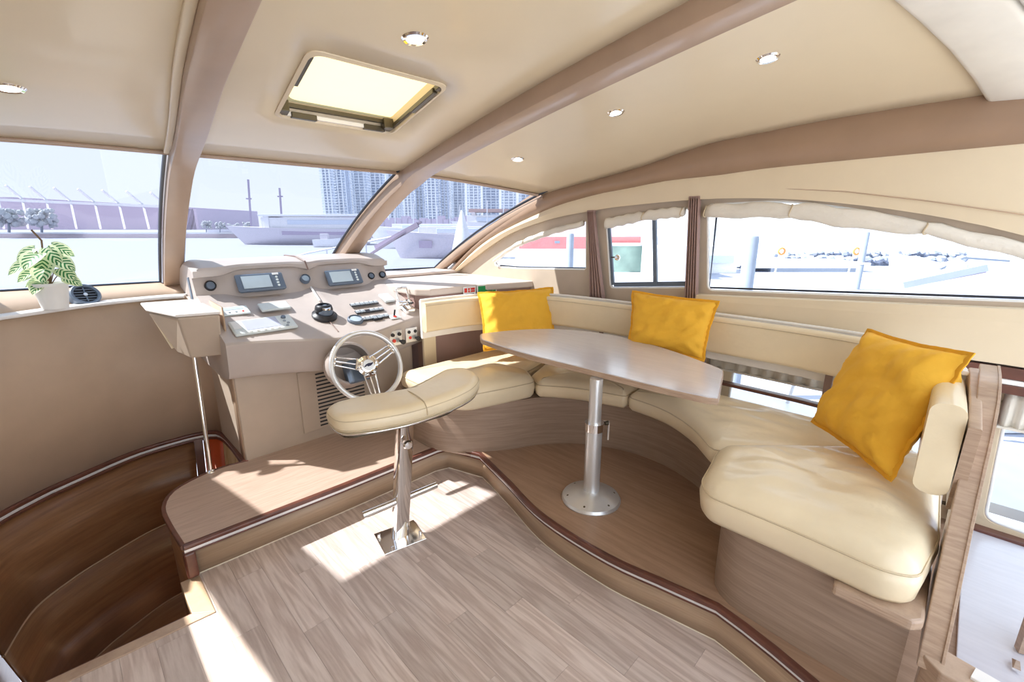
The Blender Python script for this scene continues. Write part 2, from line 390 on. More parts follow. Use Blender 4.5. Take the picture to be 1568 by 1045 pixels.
# ------------------------------------------------------------------ starboard dash shelf and forward bulkhead
dash = thing('wall_forward', (2.5, 3.1, .2), None, None); struct(dash)
do = [V((2.02, 3.12, 0)), V((2.10, 3.02, 0)), V((2.55, 2.97, 0)), V((3.0, 2.83, 0)), V((3.12, 2.80, 0)), V((3.12, 4.5, 0)), V((.55, 4.5, 0)), V((.6, 4.0, 0)), V((2.0, 4.0, 0))]
MB().prism(do, 1.175, 1.232).build('dash_shelf', 'dash', dash, bevel=.012)
MB().prism([V((2.04, 3.15, 0)), V((2.11, 3.05, 0)), V((2.55, 3.0, 0)), V((3.11, 2.83, 0)), V((3.11, 3.4, 0)), V((2.04, 3.4, 0))], .2, 1.18).build('bulkhead', 'curtain', dash)
MB().box((2.03, 2.97, .76), (.12, .03, .34)).build('bracket', 'cream_wall', dash, bevel=.01)
MB().sweep([(1.5, 4.10, 1.232), (2.3, 4.1, 1.25), (3.1, 4.05, 1.25)], rr(.36, .03, .01)).build('glass_sill', 'dash', dash)

# ------------------------------------------------------------------ windscreen
def wt(x):
    if x > 2.1: s = (x - 2.1) / .92; return V((x, 3.16 - .44 * s ** 1.5, 2.115 - .13 * s ** 1.5))
    if x < .35: s = (.35 - x) / .90; return V((x, 3.19 - .04 * s * s, 2.115 - .03 * s * s))
    return V((x, 3.19 - .03 * (x - .5) / 1.6, 2.115))
def WS(xb, xt, t, off=0):
    a, b = wb(xb), wt(xt); k = 4 * t * (1 - t)
    return a.lerp(b, t) + V((0, .59, .80)) * (.055 * k + off)
ML = (.62, .605); MR = (1.86, 2.03)
def pane(b0, b1, t0, t1, name):
    g = thing(name, wb((b0 + b1) / 2), None, None); struct(g)
    e_ = .05
    MB().loft([[WS(lerp(b0 - e_, b1 + e_, i / 14), lerp(t0 - e_, t1 + e_, i / 14), -.03 + 1.06 * j / 10) for i in range(15)] for j in range(11)]).build('glass_pane', 'windshield', g, smooth=True)
    i_ = -.015
    ring = [WS(lerp(b0, b1, i / 14), lerp(t0, t1, i / 14), .0, i_) for i in range(15)] + [WS(b1, t1, j / 10, i_) for j in range(1, 12)]
    MB().tube(ring, .010, 6).build('gasket', 'gasket', g)
    MB().tube([WS(b0, t0, j / 10, i_) for j in range(12)], .010, 6).build('gasket', 'gasket', g)
    return g
pane(-.34, ML[0] - .07, -.54, ML[1] - .07, 'window_1')
pane(ML[0] + .07, MR[0] - .09, ML[1] + .06, MR[1] - .10, 'window_2')
pane(MR[0] + .08, 3.0, MR[1] + .09, 3.02, 'window_3')

# ------------------------------------------------------------------ ceiling
zb_t = [(-1, 2.30), (.05, 2.29), (.6, 2.28), (1.36, 2.222), (1.76, 2.13), (2.2, 2.06), (2.7, 1.98), (3.3, 1.95)]
def zc(x, y):
    z0 = min(2.526 - .13 * y, 2.50)
    if x > 1.9: q = ((x - 1.9) / 1.15); return lerp(z0, interp(y, zb_t), q * q)
    if x < .5: q = (.5 - x) / 1.0; return z0 - .05 * q * q
    return z0
bL = [(-1, .34), (.0, .37), (1.0, .415), (1.58, .455), (2.05, .495), (2.75, .575), (3.2, .615)]
bR = [(-1, 1.60), (.0, 1.62), (.75, 1.66), (.95, 1.675), (1.56, 1.74), (2.2, 1.84), (2.7, 1.94), (3.14, 2.03)]
HY0, HY1 = 1.715, 2.37
def hl(y): return .750 + .15 * (y - HY0)
def hr(y): return 1.315 + .18 * (y - HY0)
ceil = thing('ceiling', (1.3, 1.5, 2.4), None, None); struct(ceil)
ysc = [-.55, -.2, .1, .4, .7, 1.0, 1.3, 1.55, HY0, 1.9, 2.1, HY1, 2.5, 2.7, 2.9]
def column(fa, fb, n, name, skip=False, hole=False, out=None):
    rows = []
    for y in ysc + [None]:
        r = []
        for i in range(n + 1):
            yy = y if y is not None else 3.0
            x = lerp(fa(yy), fb(yy), i / n)
            if y is None:
                for _ in range(3): x = lerp(fa(wt(x).y), fb(wt(x).y), i / n)
                p = wt(x); r.append(V((x, p.y, p.z)))
            else:
                ye = wt(x).y; yq = y if ye > 3.05 else min(y, y - max(0, (y - 1.5)) * (3.19 - ye) / 1.69)
                r.append(V((x, yq, zc(x, yq))))
        rows.append(r)
    m = out or MB()
    if hole:
        k = ysc.index(HY0); k2 = ysc.index(HY1); m.loft(rows[:k + 1]); m.loft(rows[k2:])
    else: m.loft(rows)
    if out: return
    return m.build('ceiling_panel', 'cream', ceil, smooth=True, solid=.012)
fL = lambda y: interp(y, bL); fR = lambda y: interp(y, bR)
column(lambda y: -.62, fL, 8, 'port')
cm_ = MB(); column(fL, hl, 3, '', out=cm_); column(hl, hr, 4, '', hole=True, out=cm_); column(hr, fR, 3, '', out=cm_)
cm_.build('ceiling_panel', 'cream', ceil, smooth=True, solid=.012)
column(fR, lambda y: 3.09, 12, 'stbd')
# lip along the top of the glass
MB().sweep([wt(-.55 + 3.57 * i / 40) + V((0, -.012, -.012)) for i in range(41)], rr(.03, .022, .006)).build('edge_trim', 'mullion', ceil, smooth=45)
# mullions that run on aft as ceiling beams
def beamobj(xb, xt, T, wdt, name, ys, dep=.08):
    path = [WS(xb, xt, j / 12, -.045) for j in range(-1, 12)] + [WS(xb, xt, 1, -.05) + V((0, -.01, .0))]
    path += [V((interp(y, T), y, zc(interp(y, T), y) - .022)) for y in ys]
    path = smoothpath(path, 60)
    B = struct(MB().sweep(path, rr(wdt, dep, .006, 2), up=(0, 0, 1)).build(name, 'mullion', smooth=25)); return B
YS = [2.9, 2.6, 2.3, 2.0, 1.7, 1.4, 1.1, .8, .5, .2, -.2, -.5]
beamobj(ML[0], ML[1], bL, .115, 'ceiling_beam', YS)
beamobj(MR[0], MR[1], bR, .155, 'ceiling_beam', YS, .12)
struct(MB().sweep(smoothpath([V((interp(y, bL) - .072, y, zc(interp(y, bL) - .07, y) - .012)) for y in [3.15] + YS], 40), rr(.03, .02, .005)).build('trim_5', 'cream', smooth=40))
# aft cross beam; aft soffit whitened for the light falling on it from astern
cb = [V((x, interp(x, [(0, .75), (2.2, .32), (3.08, .06), (3.4, -.02)]), zc(min(x, 3.08), .2) - .02)) for x in [-.6 + i * .245 for i in range(17)]]
struct(MB().sweep([p + V((0, -.11, 0)) for p in cb], rr(.24, .06, .025)).build('ceiling_beam', 'aft_white', smooth=50))
struct(MB().sweep([p + V((0, -.42, -.03)) for p in cb], rr(.34, .05, .02)).build('ceiling_beam', 'white', smooth=50))

# starboard cove (brown) and arch moulding
SX = 3.06
btop = [(4.12, 1.16), (3.45, 1.61), (2.68, 1.985), (2.2, 2.057), (1.757, 2.128), (1.36, 2.222), (.99, 2.26), (.59, 2.275), (.04, 2.292), (-.5, 2.30)]
blow = [(4.05, 1.15), (3.446, 1.55), (2.673, 1.835), (2.168, 1.945), (1.835, 1.984), (1.549, 2.016), (1.209, 2.027), (.856, 2.047), (-.067, 2.062), (-.5, 2.07)]
alow = [(4.03, 1.16), (3.575, 1.413), (3.076, 1.65), (2.575, 1.779), (2.177, 1.834), (1.91, 1.861), (1.314, 1.889), (.841, 1.874), (.438, 1.822), (.104, 1.753), (-.139, 1.681), (-.6, 1.52)]
def c2(P, x, n=40): return [V((x, p.x, p.y)) for p in smoothpath([(a, b, 0) for a, b in P], n)]
A, Bq, Cq = c2(btop, SX), c2(blow, SX - .03), c2(alow, SX - .02)
stb = thing('wall_starboard', (3.1, 1.5, .2), None, None); struct(stb)
MB().loft([[p + V((.03, 0, .07)) for p in A], A, [a.lerp(b, .5) + V((-.035, 0, 0)) for a, b in zip(A, Bq)], Bq]).build('cove', 'beam', stb, smooth=True, solid=.01)
MB().loft([[p + V((.025, 0, 0)) for p in Bq], Bq, [b.lerp(c, .5) + V((-.02, 0, 0)) for b, c in zip(Bq, Cq)], Cq, [p + V((.04, 0, .005)) for p in Cq]]).build('arch_moulding', 'cream_wall', stb, smooth=50, solid=.006)
# A pillar beside window_3
pil = [WS(3.04, 3.07, j / 12, -.05) for j in range(-1, 13)] 
MB().sweep(pil, rr(.10, .08, .03), up=(0, 0, 1)).build('corner_pillar', 'mullion', stb, smooth=50)
MB().tube([V((SX - .02, 1.319, 1.937)), V((SX - .035, .961, 1.94)), V((SX - .04, .539, 1.895)), V((SX - .04, .192, 1.833)), V((SX - .04, -.13, 1.765))], .003, 5).build('seam', 'taupe', stb)
# wall panel with window openings
w1 = smoothpath([(3.325, 1.37), (3.204, 1.445), (2.945, 1.585), (2.561, 1.70), (2.24, 1.755)], 12)
W1 = [(p.x, p.y) for p in w1] + [(2.225, 1.385), (2.24, 1.372), (3.02, 1.332), (3.26, 1.332), (3.315, 1.345)]
def rl(P, r): return [(p.x, p.y) for p in roundpoly(P, r, 4)]
W2 = rl([(2.055, 1.755), (1.404, 1.842), (1.354, 1.305), (1.985, 1.243)], .035)
W3 = rl([(1.284, 1.855), (.841, 1.866), (.519, 1.815), (.242, 1.75), (.0, 1.68), (-.148, 1.64), (-.7, 1.46), (-.75, 1.42), (1.227, 1.30)], [.04, .15, .15, .15, .15, .15, .05, .02, .04])
hullA = rl([(1.02, .79), (1.03, .52), (.9, .34), (-.02, .30), (-.06, .34), (-.06, .84), (.0, .86), (.9, .86)], .05)
hullB = rl([(-.24, .86), (-.27, .27), (-1.2, .20), (-1.2, .86)], .05)
outer = [(4.45, 1.05), (4.35, 1.20)] + [(a, b + .05) for a, b in alow[:-1]] + [(-.7, 1.6), (-1.3, 1.3), (-1.3, 1.0), (2.8, 1.05)]
sheet(outer, [W1, W2, W3], 3.08, 3.12, 'window_panel', 'taupe_frame', stb, bevel=.008)
sheet([(-1.3, 1.04), (3.0, 1.06), (3.0, .1), (-1.3, .1)], [hullA, hullB], 3.14, 3.18, 'hull_panel', 'cream_wall', stb, bevel=.01)
MB().loft([[V((3.08, 1.29, 1.268)), V((3.08, -.2, 1.357)), V((3.08, -1.2, 1.40))], [V((3.02, 1.28, 1.268)), V((3.02, -.2, 1.357)), V((3.02, -1.2, 1.4))], [V((3.015, 1.28, 1.235)), V((3.015, -.2, 1.30)), V((3.015, -1.2, 1.33))], [V((3.02, 1.28, 1.10)), V((3.02, -.2, 1.10)), V((3.02, -1.2, 1.08))]]).build('sill_moulding', 'cream_wall', stb, solid=.01, bevel=.008)
for z0, z1, m_, xx in ((1.035, 1.09, 'mahogany', 3.03), (1.008, 1.033, 'rail_white', 3.035), (.965, 1.007, 'mahogany', 3.03)):
    MB().box((xx + .04, .2, (z0 + z1) / 2), (.1, 3.4, z1 - z0)).build('rail', m_, stb, bevel=.003)
MB().box((3.10, -.165, .60), (.07, .06, .74)).build('window_post', 'mahogany', stb, bevel=.004)
MB().box((3.12, -.75, .215), (.07, 1.1, .03)).build('window_rail', 'mahogany', stb, bevel=.004)
# side windows (white rims, dark frames, panes)
def rimloop(P, x, m_, r, name, parent): return MB().tube([V((x, a, b)) for a, b in P], r, 6, loop=True, up=(1, 0, 0)).build(name, m_, parent, smooth=True)
for i, (P, nm) in enumerate(((W1, 'window_4'), (W2, 'window_5'), (W3, 'window_6'), (hullA, 'window_7'), (hullB, 'window_8'))):
    xx = 3.11 if i < 3 else 3.17
    g = thing(nm, (xx, P[0][0], P[0][1]), None, None); struct(g)
    m_ = MB(); m_.add([V((xx, a, b)) for a, b in P], [tuple(range(len(P)))]); m_.build('glass_pane', 'side_glass', g)
    rimloop(P, xx - .022, 'white', .009, 'rim', g)
    if i == 0: MB().sweep([V((3.10, 3.26, 1.345)), V((3.10, 3.0, 1.345)), V((3.10, 2.24, 1.383))], rr(.012, .014, .003), up=(1, 0, 0)).build('gasket', 'gasket', g)
    if i == 2: MB().sweep([V((3.10, 1.225, 1.84)), V((3.10, 1.222, 1.318)), V((3.10, -.75, 1.435))], rr(.012, .012, .003), up=(1, 0, 0)).build('gasket', 'gasket', g)
    if i == 1:
        a, b = V((3.09, 1.955, 1.262)), V((3.09, 1.365, 1.32))
        MB().bar(a + V((0, 0, .012)), b + V((0, 0, .012)), .018, .034).build('track', 'bluegrey', g)
        MB().bar((3.09, 1.965, 1.27), (3.09, 2.03, 1.72), .016, .022).build('sash_frame', 'bluegrey', g)
        MB().bar((3.085, 1.605, 1.30), (3.085, 1.655, 1.80), .02, .028).build('sash_frame', 'bluegrey', g)
        MB().lathe([(.004, 0), (.022, .002), (.022, .012), (.012, .018), (.004, .018)], (3.072, 1.925, 1.485), (-1, 0, 0), 16).build('latch', 'chrome', g, smooth=40)
        MB().bar((3.075, 1.925, 1.485), (3.075, 1.985, 1.485), .014, .01).build('latch_arm', 'dark_metal', g)
# ------------------------------------------------------------------ rolled blinds, curtains
def blind(P0, P1, nm, lab, amp=.006, ties=(), x=3.055):
    """roll of cloth hung between top line P0 and lower line P1 (y,z)"""
    n = 36; a = smoothpath([(p[0], p[1], 0) for p in P0], n); b = smoothpath([(p[0], p[1], 0) for p in P1], n)
    t = thing(nm, (x, a[0].x, a[0].y), lab, 'blind'); rows = []
    for i in range(n):
        c = (a[i] + b[i]) / 2; h = (a[i] - b[i]).length / 2; tie = min([abs(c.x - q) for q in ties] + [1])
        h *= (1 - .35 * math.exp(-(tie / .02) ** 2)); ring = []
        for k in range(14):
            th = 2 * math.pi * k / 14; w_ = 1 + .10 * noise.noise(V((i * .5, k * .9, c.x * 5)))
            ring.append(V((x + .022 * math.cos(th) * w_, c.x, c.y + h * math.sin(th) * w_ + amp * math.sin(i * 1.3))))
        rows.append(ring)
    MB().loft(rows, True, True).build('rolled_cloth', 'blind', t, smooth=True)
    for q in ties:
        k = min(range(n), key=lambda j: abs((a[j].x + b[j].x) / 2 - q)); c = (a[k] + b[k]) / 2; h = (a[k] - b[k]).length / 2 * .75
        MB().tube([V((x + .026 * math.cos(s_), c.x + .006 * math.sin(2 * s_), c.y + h * math.sin(s_))) for s_ in [i * math.pi / 8 for i in range(16)]], .004, 5, loop=True, up=(0, 1, 0)).build('tie', 'leather_seam', t)
    return t
blind([(3.30, 1.40), (3.0, 1.57), (2.6, 1.69), (2.25, 1.76)], [(3.30, 1.375), (3.0, 1.52), (2.6, 1.64), (2.25, 1.715)], 'rolled_blind', 'narrow frayed white blind along the curved top of the foremost side window', .003, (2.9,))
blind([(2.04, 1.775), (1.7, 1.825), (1.42, 1.85)], [(2.04, 1.695), (1.7, 1.755), (1.42, 1.775)], 'rolled_blind', 'short rolled cream blind above the sliding side window with round latch', .004, (1.72, 1.43))
blind([(1.28, 1.855), (.84, 1.855), (.50, 1.81), (.24, 1.755), (0, 1.69), (-.16, 1.645), (-.6, 1.52)], [(1.28, 1.765), (.84, 1.762), (.50, 1.707), (.16, 1.665), (0, 1.62), (-.16, 1.575), (-.6, 1.44)], 'rolled_blind', 'long rolled cream blind with ties over the large starboard window', .005, (.80, .18, 1.27))
for y0, y1, z0, z1, lab in ((-.05, 1.18, .775, .955, 'pale striped translucent blind behind the gap under the sofa backrest'), (-.9, -.22, .78, .955, 'pale folded blind over the low hull window right of the sofa end')):
    t = thing('folded_blind', (3.11, (y0 + y1) / 2, z0), lab, 'blind'); m_ = MB(); rows = []
    for j in range(5):
        rows.append([V((3.105 + .012 * math.cos(i * math.pi / 2 * 1.0) + .006 * (j % 2), lerp(y0, y1, i / 60), lerp(z0, z1, j / 4))) for i in range(61)])
    m_.loft(rows).build('folded_cloth', 'blind', t, smooth=True, solid=.004)
    MB().box((3.105, (y0 + y1) / 2, z0), (.03, y1 - y0, .012)).build('batten', 'blind', t)
def curtain(top, bot, w0, w1, lab):
    top, bot = V(top), V(bot); t = thing('gathered_curtain', bot, lab, 'curtain', 'narrow brown curtains between the side windows'); rows = []
    for j in range(13):
        f = j / 12; c = top.lerp(bot, f); wd = lerp(w0, w1, f ** 1.6); r = []
        for i in range(33):
            s_ = i / 32 - .5; r.append(c + V((-.014 * math.sin(s_ * 2 * math.pi * 4.5) - .008, s_ * wd, 0)))
        rows.append(r)
    MB().loft(rows).build('pleated_cloth', 'curtain', t, smooth=True, solid=.004)
    MB().box(top + V((-.005, 0, .0)), (.03, w0 * 1.05, .014)).build('runner', 'curtain', t)
curtain((3.045, 2.165, 1.83), (3.03, 2.06, 1.15), .06, .135, 'mauve brown pleated curtain flaring at its foot between the foremost and sliding windows')
curtain((3.045, 1.352, 1.90), (3.03, 1.30, 1.16), .068, .085, 'straight mauve brown pleated curtain between the sliding and the large window')

# ------------------------------------------------------------------ port side: wall and glass out of frame, aft deck
PX = -.64
wp = thing('wall_port_aft', (PX, 1.2, 0), None, None); struct(wp)
PW1 = [(3.62, 1.30), (3.50, 1.42), (3.35, 1.485), (2.62, 1.605), (2.24, 1.64), (2.22, 1.27), (3.5, 1.265)]
sheet([(4.3, 1.0), (4.3, 1.28), (3.25, 2.16), (2.6, 2.24), (1.5, 2.38), (-1.3, 2.55), (-1.3, 1.0)], [PW1], PX, PX - .04, 'window_panel', 'taupe_frame', wp)
gp = thing('window_9', (PX - .02, 2.2, 1.27), None, None); struct(gp); m_ = MB(); m_.add([V((PX - .03, a, b)) for a, b in PW1], [tuple(range(len(PW1)))]); m_.build('glass_pane', 'side_glass', gp); rimloop(PW1, PX, 'white', .009, 'rim', gp)
MB().loft([[V((PX + .14, a, b)) for a, b in btop], [V((PX - .02, a, b + .04)) for a, b in btop]]).build('cove', 'beam', wp, solid=.02)
sheet([(-.9, -.1), (2.2, -.1), (2.2, .15), (3.5, .15), (3.5, 1.1), (-.9, 1.1)], [], PX, PX - .04, 'side_panel', 'cream_wall', wp)
MB().sweep([WS(-.46, -.64, j / 12, -.03) for j in range(-1, 13)], rr(.23, .08, .03)).build('corner_pillar', 'mullion', wp, smooth=50)
struct(MB().box((1.2, -3.0, -.05), (4.4, 4.6, .08)).build('floor.002', 'white'))

# ------------------------------------------------------------------ hatch
pH = [V((hl(HY0), HY0, zc(.8, HY0))), V((hr(HY0), HY0, zc(1.2, HY0))), V((hr(HY1), HY1, zc(1.3, HY1))), V((hl(HY1), HY1, zc(.9, HY1)))]
hat = thing('roof_hatch', (1.08, 2.03, 2.26), 'square roof hatch with glowing cream shade and dark hinges', 'hatch')
def quadpt(a, b, dz=0): return pH[0].lerp(pH[1], a).lerp(pH[3].lerp(pH[2], a), b) + V((0, 0, dz))
ringo = []
for cx, cy, a0 in ((.92, .92, 0), (.08, .92, 90), (.08, .08, 180), (.92, .08, 270)):
    for i in range(5):
        a = math.radians(a0 + 22.5 * i); ringo.append((cx + .08 * math.cos(a), cy + .08 * math.sin(a)))
def sc(q, k): return [((a - .5) * k + .5, (b - .5) * k + .5) for a, b in q]
R0 = [quadpt(a, b, -.010) for a, b in sc(ringo, 1.055)]; R1 = [quadpt(a, b, -.014) for a, b in sc(ringo, 1.0)]; R2 = [quadpt(a, b, .05) for a, b in sc(ringo, .97)]; R3 = [quadpt(a, b, .12) for a, b in sc(ringo, .99)]
MB().loft([[p + V((0, 0, .02)) for p in R0], R0, R1, R2, R3], True).build('frame', 'cream_wall', hat, smooth=50)
mS = mat('shade', (.85, .74, .45), .9)
ms = mS.node_tree; trn = ms.nodes.new('ShaderNodeBsdfTranslucent'); trn.inputs[0].default_value = (.34, .285, .16, 1)
mxs = ms.nodes.new('ShaderNodeMixShader'); mxs.inputs[0].default_value = .8
outn = [n for n in ms.nodes if n.type == 'OUTPUT_MATERIAL'][0]
ms.links.new(ms.nodes['Principled BSDF'].outputs[0], mxs.inputs[1]); ms.links.new(trn.outputs[0], mxs.inputs[2]); ms.links.new(mxs.outputs[0], outn.inputs[0])
m_ = MB(); m_.add([quadpt(a, b, .06) for a, b in sc(ringo, .99)], [tuple(range(len(ringo)))]); m_.build('shade', 'shade', hat)
def hbar(a, b, w_, h_, nm, mm, dz=.0, par=hat): return MB().bar(quadpt(*a, dz), quadpt(*b, dz), w_, h_).build(nm, mm, par, bevel=.003)
hbar((.06, .955), (.94, .955), .022, .02, 'cross_rail', 'dark_metal', .035)
hbar((.06, .985), (.94, .985), .018, .02, 'seal', 'rail_white', .005)
hbar((.10, .975), (.30, .975), .026, .026, 'grip', 'dark_metal', .0); hbar((.72, .975), (.92, .975), .026, .026, 'grip', 'dark_metal', .0)
hbar((.03, .90), (.03, .99), .05, .05, 'hinge', 'dark_metal', .02); hbar((.94, .90), (.94, .99), .05, .05, 'hinge', 'dark_metal', .02)
hbar((.985, .10), (.985, .95), .014, .02, 'side_rail', 'dark_metal', .01); hbar((.975, .12), (.975, .5), .022, .024, 'grip', 'dark_metal', .0)
hbar((.012, .05), (.012, .45), .018, .024, 'grip', 'dark_metal', .0); hbar((.985, .03), (.985, .09), .03, .02, 'hinge', 'dark_metal', .0)

# ------------------------------------------------------------------ ceiling downlights
def cpoint(u, v):
    r = ray(u, v); t = .3
    while t < 8 and (CO + r * t).z < zc((CO + r * t).x, (CO + r * t).y): t += .004
    return CO + r * t
labs = ['round recessed downlight in the ceiling panel above the left window', 'round chrome ringed downlight in front of the roof hatch', 'downlight nearest the aft corner on the starboard ceiling', 'middle one of the three downlights on the starboard ceiling', 'small downlight nearest the windscreen on the starboard ceiling']
for (u, v), lb in zip([(12, 131), (635, 55), (1176, 86), (943, 170), (793, 242)], labs):
    p = cpoint(u, v); e_ = .02; n_ = V((zc(p.x + e_, p.y) - zc(p.x - e_, p.y), zc(p.x, p.y + e_) - zc(p.x, p.y - e_), -2 * e_)).normalized()
    t = thing('ceiling_downlight', p, lb, 'lamp', 'recessed ceiling downlights')
    MB().lathe([(.030, .000), (.030, .012), (.040, .014), (.046, .008), (.046, 0)], p, n_, 28, ring=True).build('ring', 'chrome', t, smooth=40)
    MB().lathe([(.002, .006), (.031, .006), (.031, .009), (.002, .012)], p, n_, 28).build('lens', 'lamp', t, smooth=40)

# ------------------------------------------------------------------ helm console
LP0, LPn = V((0, 3.10, 1.048)), V((0, -.3740, .9274)).normalized()          # lower instrument panel plane
UP0, UPn = V((0, 3.655, 1.27)), V((0, -.92, .39)).normalized()              # upper display panel plane
con = thing('helm_console', (1.35, 3.3, .2), 'taupe moulded helm console with displays and switches under the windscreen', 'console')
def bump(x): return max(math.exp(-((x - 1.12) / .27) ** 6), math.exp(-((x - 1.68) / .24) ** 6))
rows = []; NX = 60
for i in range(NX + 1):
    x = .65 + 1.44 * i / NX; yf = 3.09 - .15 * math.exp(-((x - 1.42) / .5) ** 2); zf = 1.048 + .4033 * (yf - 3.1); b = bump(x); e2 = min(1, min(x - .65, 2.09 - x) / .05) ** .5
    sh = .03 * (1 - e2)
    rows.append([V((x, y_, z_)) for y_, z_ in ((4.15, .95), (4.15, 1.36), (4.08 - sh, 1.45 - sh), (3.95, 1.485 - sh), (3.78 + .02 * b, 1.48 - sh), (3.655 + .05 * b, 1.445 + .01 * b - sh), (3.645 + .05 * b, 1.425 + .015 * b), (3.648 + .05 * b, 1.385 + .035 * b), (3.675 + .04 * b, 1.380 + .035 * b),
        (3.705 - .0 * b, 1.375 + .03 * b), (3.655 - .035 * b, 1.262 - .035 * b), (3.63 - .05 * b, 1.26 - .045 * b), (yf + .012, zf + .004), (yf, zf - .002), (yf - .008, zf - .015), (yf + .015, zf - .20), (yf + .04, zf - .235), (yf + .09, zf - .25), (3.35, .77), (4.0, .80))])
MB().loft(rows, True, True).build('body', 'console', con, smooth=32)
MB().prism(roundpoly([(.69, 3.19), (1.66, 3.19), (1.97, 3.10), (1.97, 4.1), (.69, 4.1)], [.012, .05, .05, .02, .02]), .2, .86).build('pedestal', 'pedestal', con, smooth=40)
# louvred access panel
ap = [hy(468, 583, 3.185), hy(478, 671, 3.185)]
pa = MB().box((1.32, 3.182, .50), (.50, .012, .46)).build('access_panel', 'pedestal', con, bevel=.004)
for k in range(15):
    MB().box((1.37, 3.174, .30 + k * .028), (.36, .006, .010)).build('louvre_slot', 'black', pa)
# engine control plates on the front face
for (u, v) in ((606, 518), (630, 513)):
    p = V((1.9, 3, 1))
    for _ in range(6): p = hy(u, v, 3.09 - .15 * math.exp(-((p.x - 1.42) / .5) ** 2) - .012 + max(0, .95 - p.z) * .1); pl = MB().box(p, (.105, .010, .115)).build('engine_panel', 'alu', con, bevel=.003)
    for dx in (-.028, .028): MB().lathe([(.002, 0), (.015, 0), (.013, .012), (.002, .012)], p + V((dx, -.005, .028)), (0, -1, 0), 14).build('push_button', 'black', pl, smooth=40)
    MB().lathe([(.002, 0), (.014, 0), (.012, .012), (.002, .012)], p + V((-.02, -.005, -.018)), (0, -1, 0), 14).build('red_button', 'red', pl, smooth=40)
    MB().lathe([(.002, 0), (.010, 0), (.010, .03), (.018, .032), (.018, .05), (.002, .052)], p + V((.034, -.005, -.028)), (0, -1, 0), 14).build('key_knob', 'black', pl, smooth=40)
def frame_on(P0, n, corners):
    """corner pixels TL,TR,BR,BL hit the plane -> points"""
    return [hp(u, v, P0, n) for u, v in corners]
def slab(q, n, th, name, m_, parent, lift=0, bevel=.003, shrink=0, skirt=1.0):
    c = sum(q, V()) / 4; q = [p.lerp(c, shrink) for p in q]; b = MB()
    P = [c + (p - c) * skirt + n * lift for p in q] + [p + n * (lift + th) for p in q]
    b.add(P, [(3, 2, 1, 0), (4, 5, 6, 7)] + [(i, (i + 1) % 4, 4 + (i + 1) % 4, 4 + i) for i in range(4)]); return b.build(name, m_, parent, bevel=bevel)
def sub(q, a0, a1, b0, b1):   # sub-quad in unit coords (a across, b down)
    f = lambda a, b: q[0].lerp(q[1], a).lerp(q[3].lerp(q[2], a), b)
    return [f(a0, b0), f(a1, b0), f(a1, b1), f(a0, b1)]
# regularise a quad: rectangle in the panel plane around the hit centre
def rect(P0, n, u, v, w_, h_):
    c = hp(u, v, P0, n); ax = V((1, 0, 0)); ay = n.cross(ax).normalized(); 
    if ay.z < 0: ay = -ay
    return [c - ax * w_ / 2 + ay * h_ / 2, c + ax * w_ / 2 + ay * h_ / 2, c + ax * w_ / 2 - ay * h_ / 2, c - ax * w_ / 2 - ay * h_ / 2]
UD0 = V((0, 3.60, 1.27)); UDn = V((0, -.82, .57)).normalized()
def knob(q, a, b, r, h_, m_, nm, par, n, lift): 
    p = sub(q, a, a, b, b)[0] + n * lift; return MB().lathe([(.001, 0), (r, 0), (r * .85, h_), (.001, h_)], p, n, 14).build(nm, m_, par, smooth=40)
for (u, v, w_, h_, lb) in ((399, 434, .325, .145, None), (526, 426, .30, .14, None)):
    q = rect(UD0, UDn, u, v, w_, h_); d = slab(q, UDn, .035, 'chart_display', 'bluegrey', con, lift=-.01, bevel=.012, skirt=.92)
    slab(sub(q, .12, .70, .16, .84), UDn, .003, 'screen', 'screen', d, lift=.026, bevel=0)
    slab(sub(q, .77, .90, .06, .17), UDn, .005, 'badge', 'white', d, lift=.025, bevel=0)
    for k in range(4): knob(q, .84, .30 + k * .16, .009, .006, 'plate', 'key', d, UDn, .025)
def gauge(u, v, r, P0, n, m1='black', m2='lens', nm='gauge', h_=.018):
    p = hp(u, v, P0, n); g = MB().lathe([(.001, -.01), (r, -.01), (r, h_ * .6), (r * .86, h_), (r * .80, h_ * .5), (.001, h_ * .5)], p, n, 28).build(nm, m1, con, smooth=40)
    MB().lathe([(.001, 0), (r * .78, 0), (r * .7, .004), (.001, .005)], p + n * h_ * .5, n, 24).build('dial', m2, g, smooth=40); return g
gauge(322, 438, .036, UP0, UPn, 'black', 'bluegrey', 'searchlight_joystick')
gauge(467, 428, .036, V((0, 3.64, 1.3)), UDn, 'bluegrey', 'lens', 'gauge', .03)
gauge(568, 423, .030, UP0, UPn, 'black', 'bluegrey', 'gauge'); gauge(585, 421, .030, UP0, UPn, 'black', 'bluegrey', 'gauge')
# side loudspeaker slot
MB().box((.648, 3.80, 1.30), (.008, .05, .15), Matrix.Rotation(math.radians(-12), 3, 'X')).build('side_grille', 'bluegrey', con, bevel=.003)
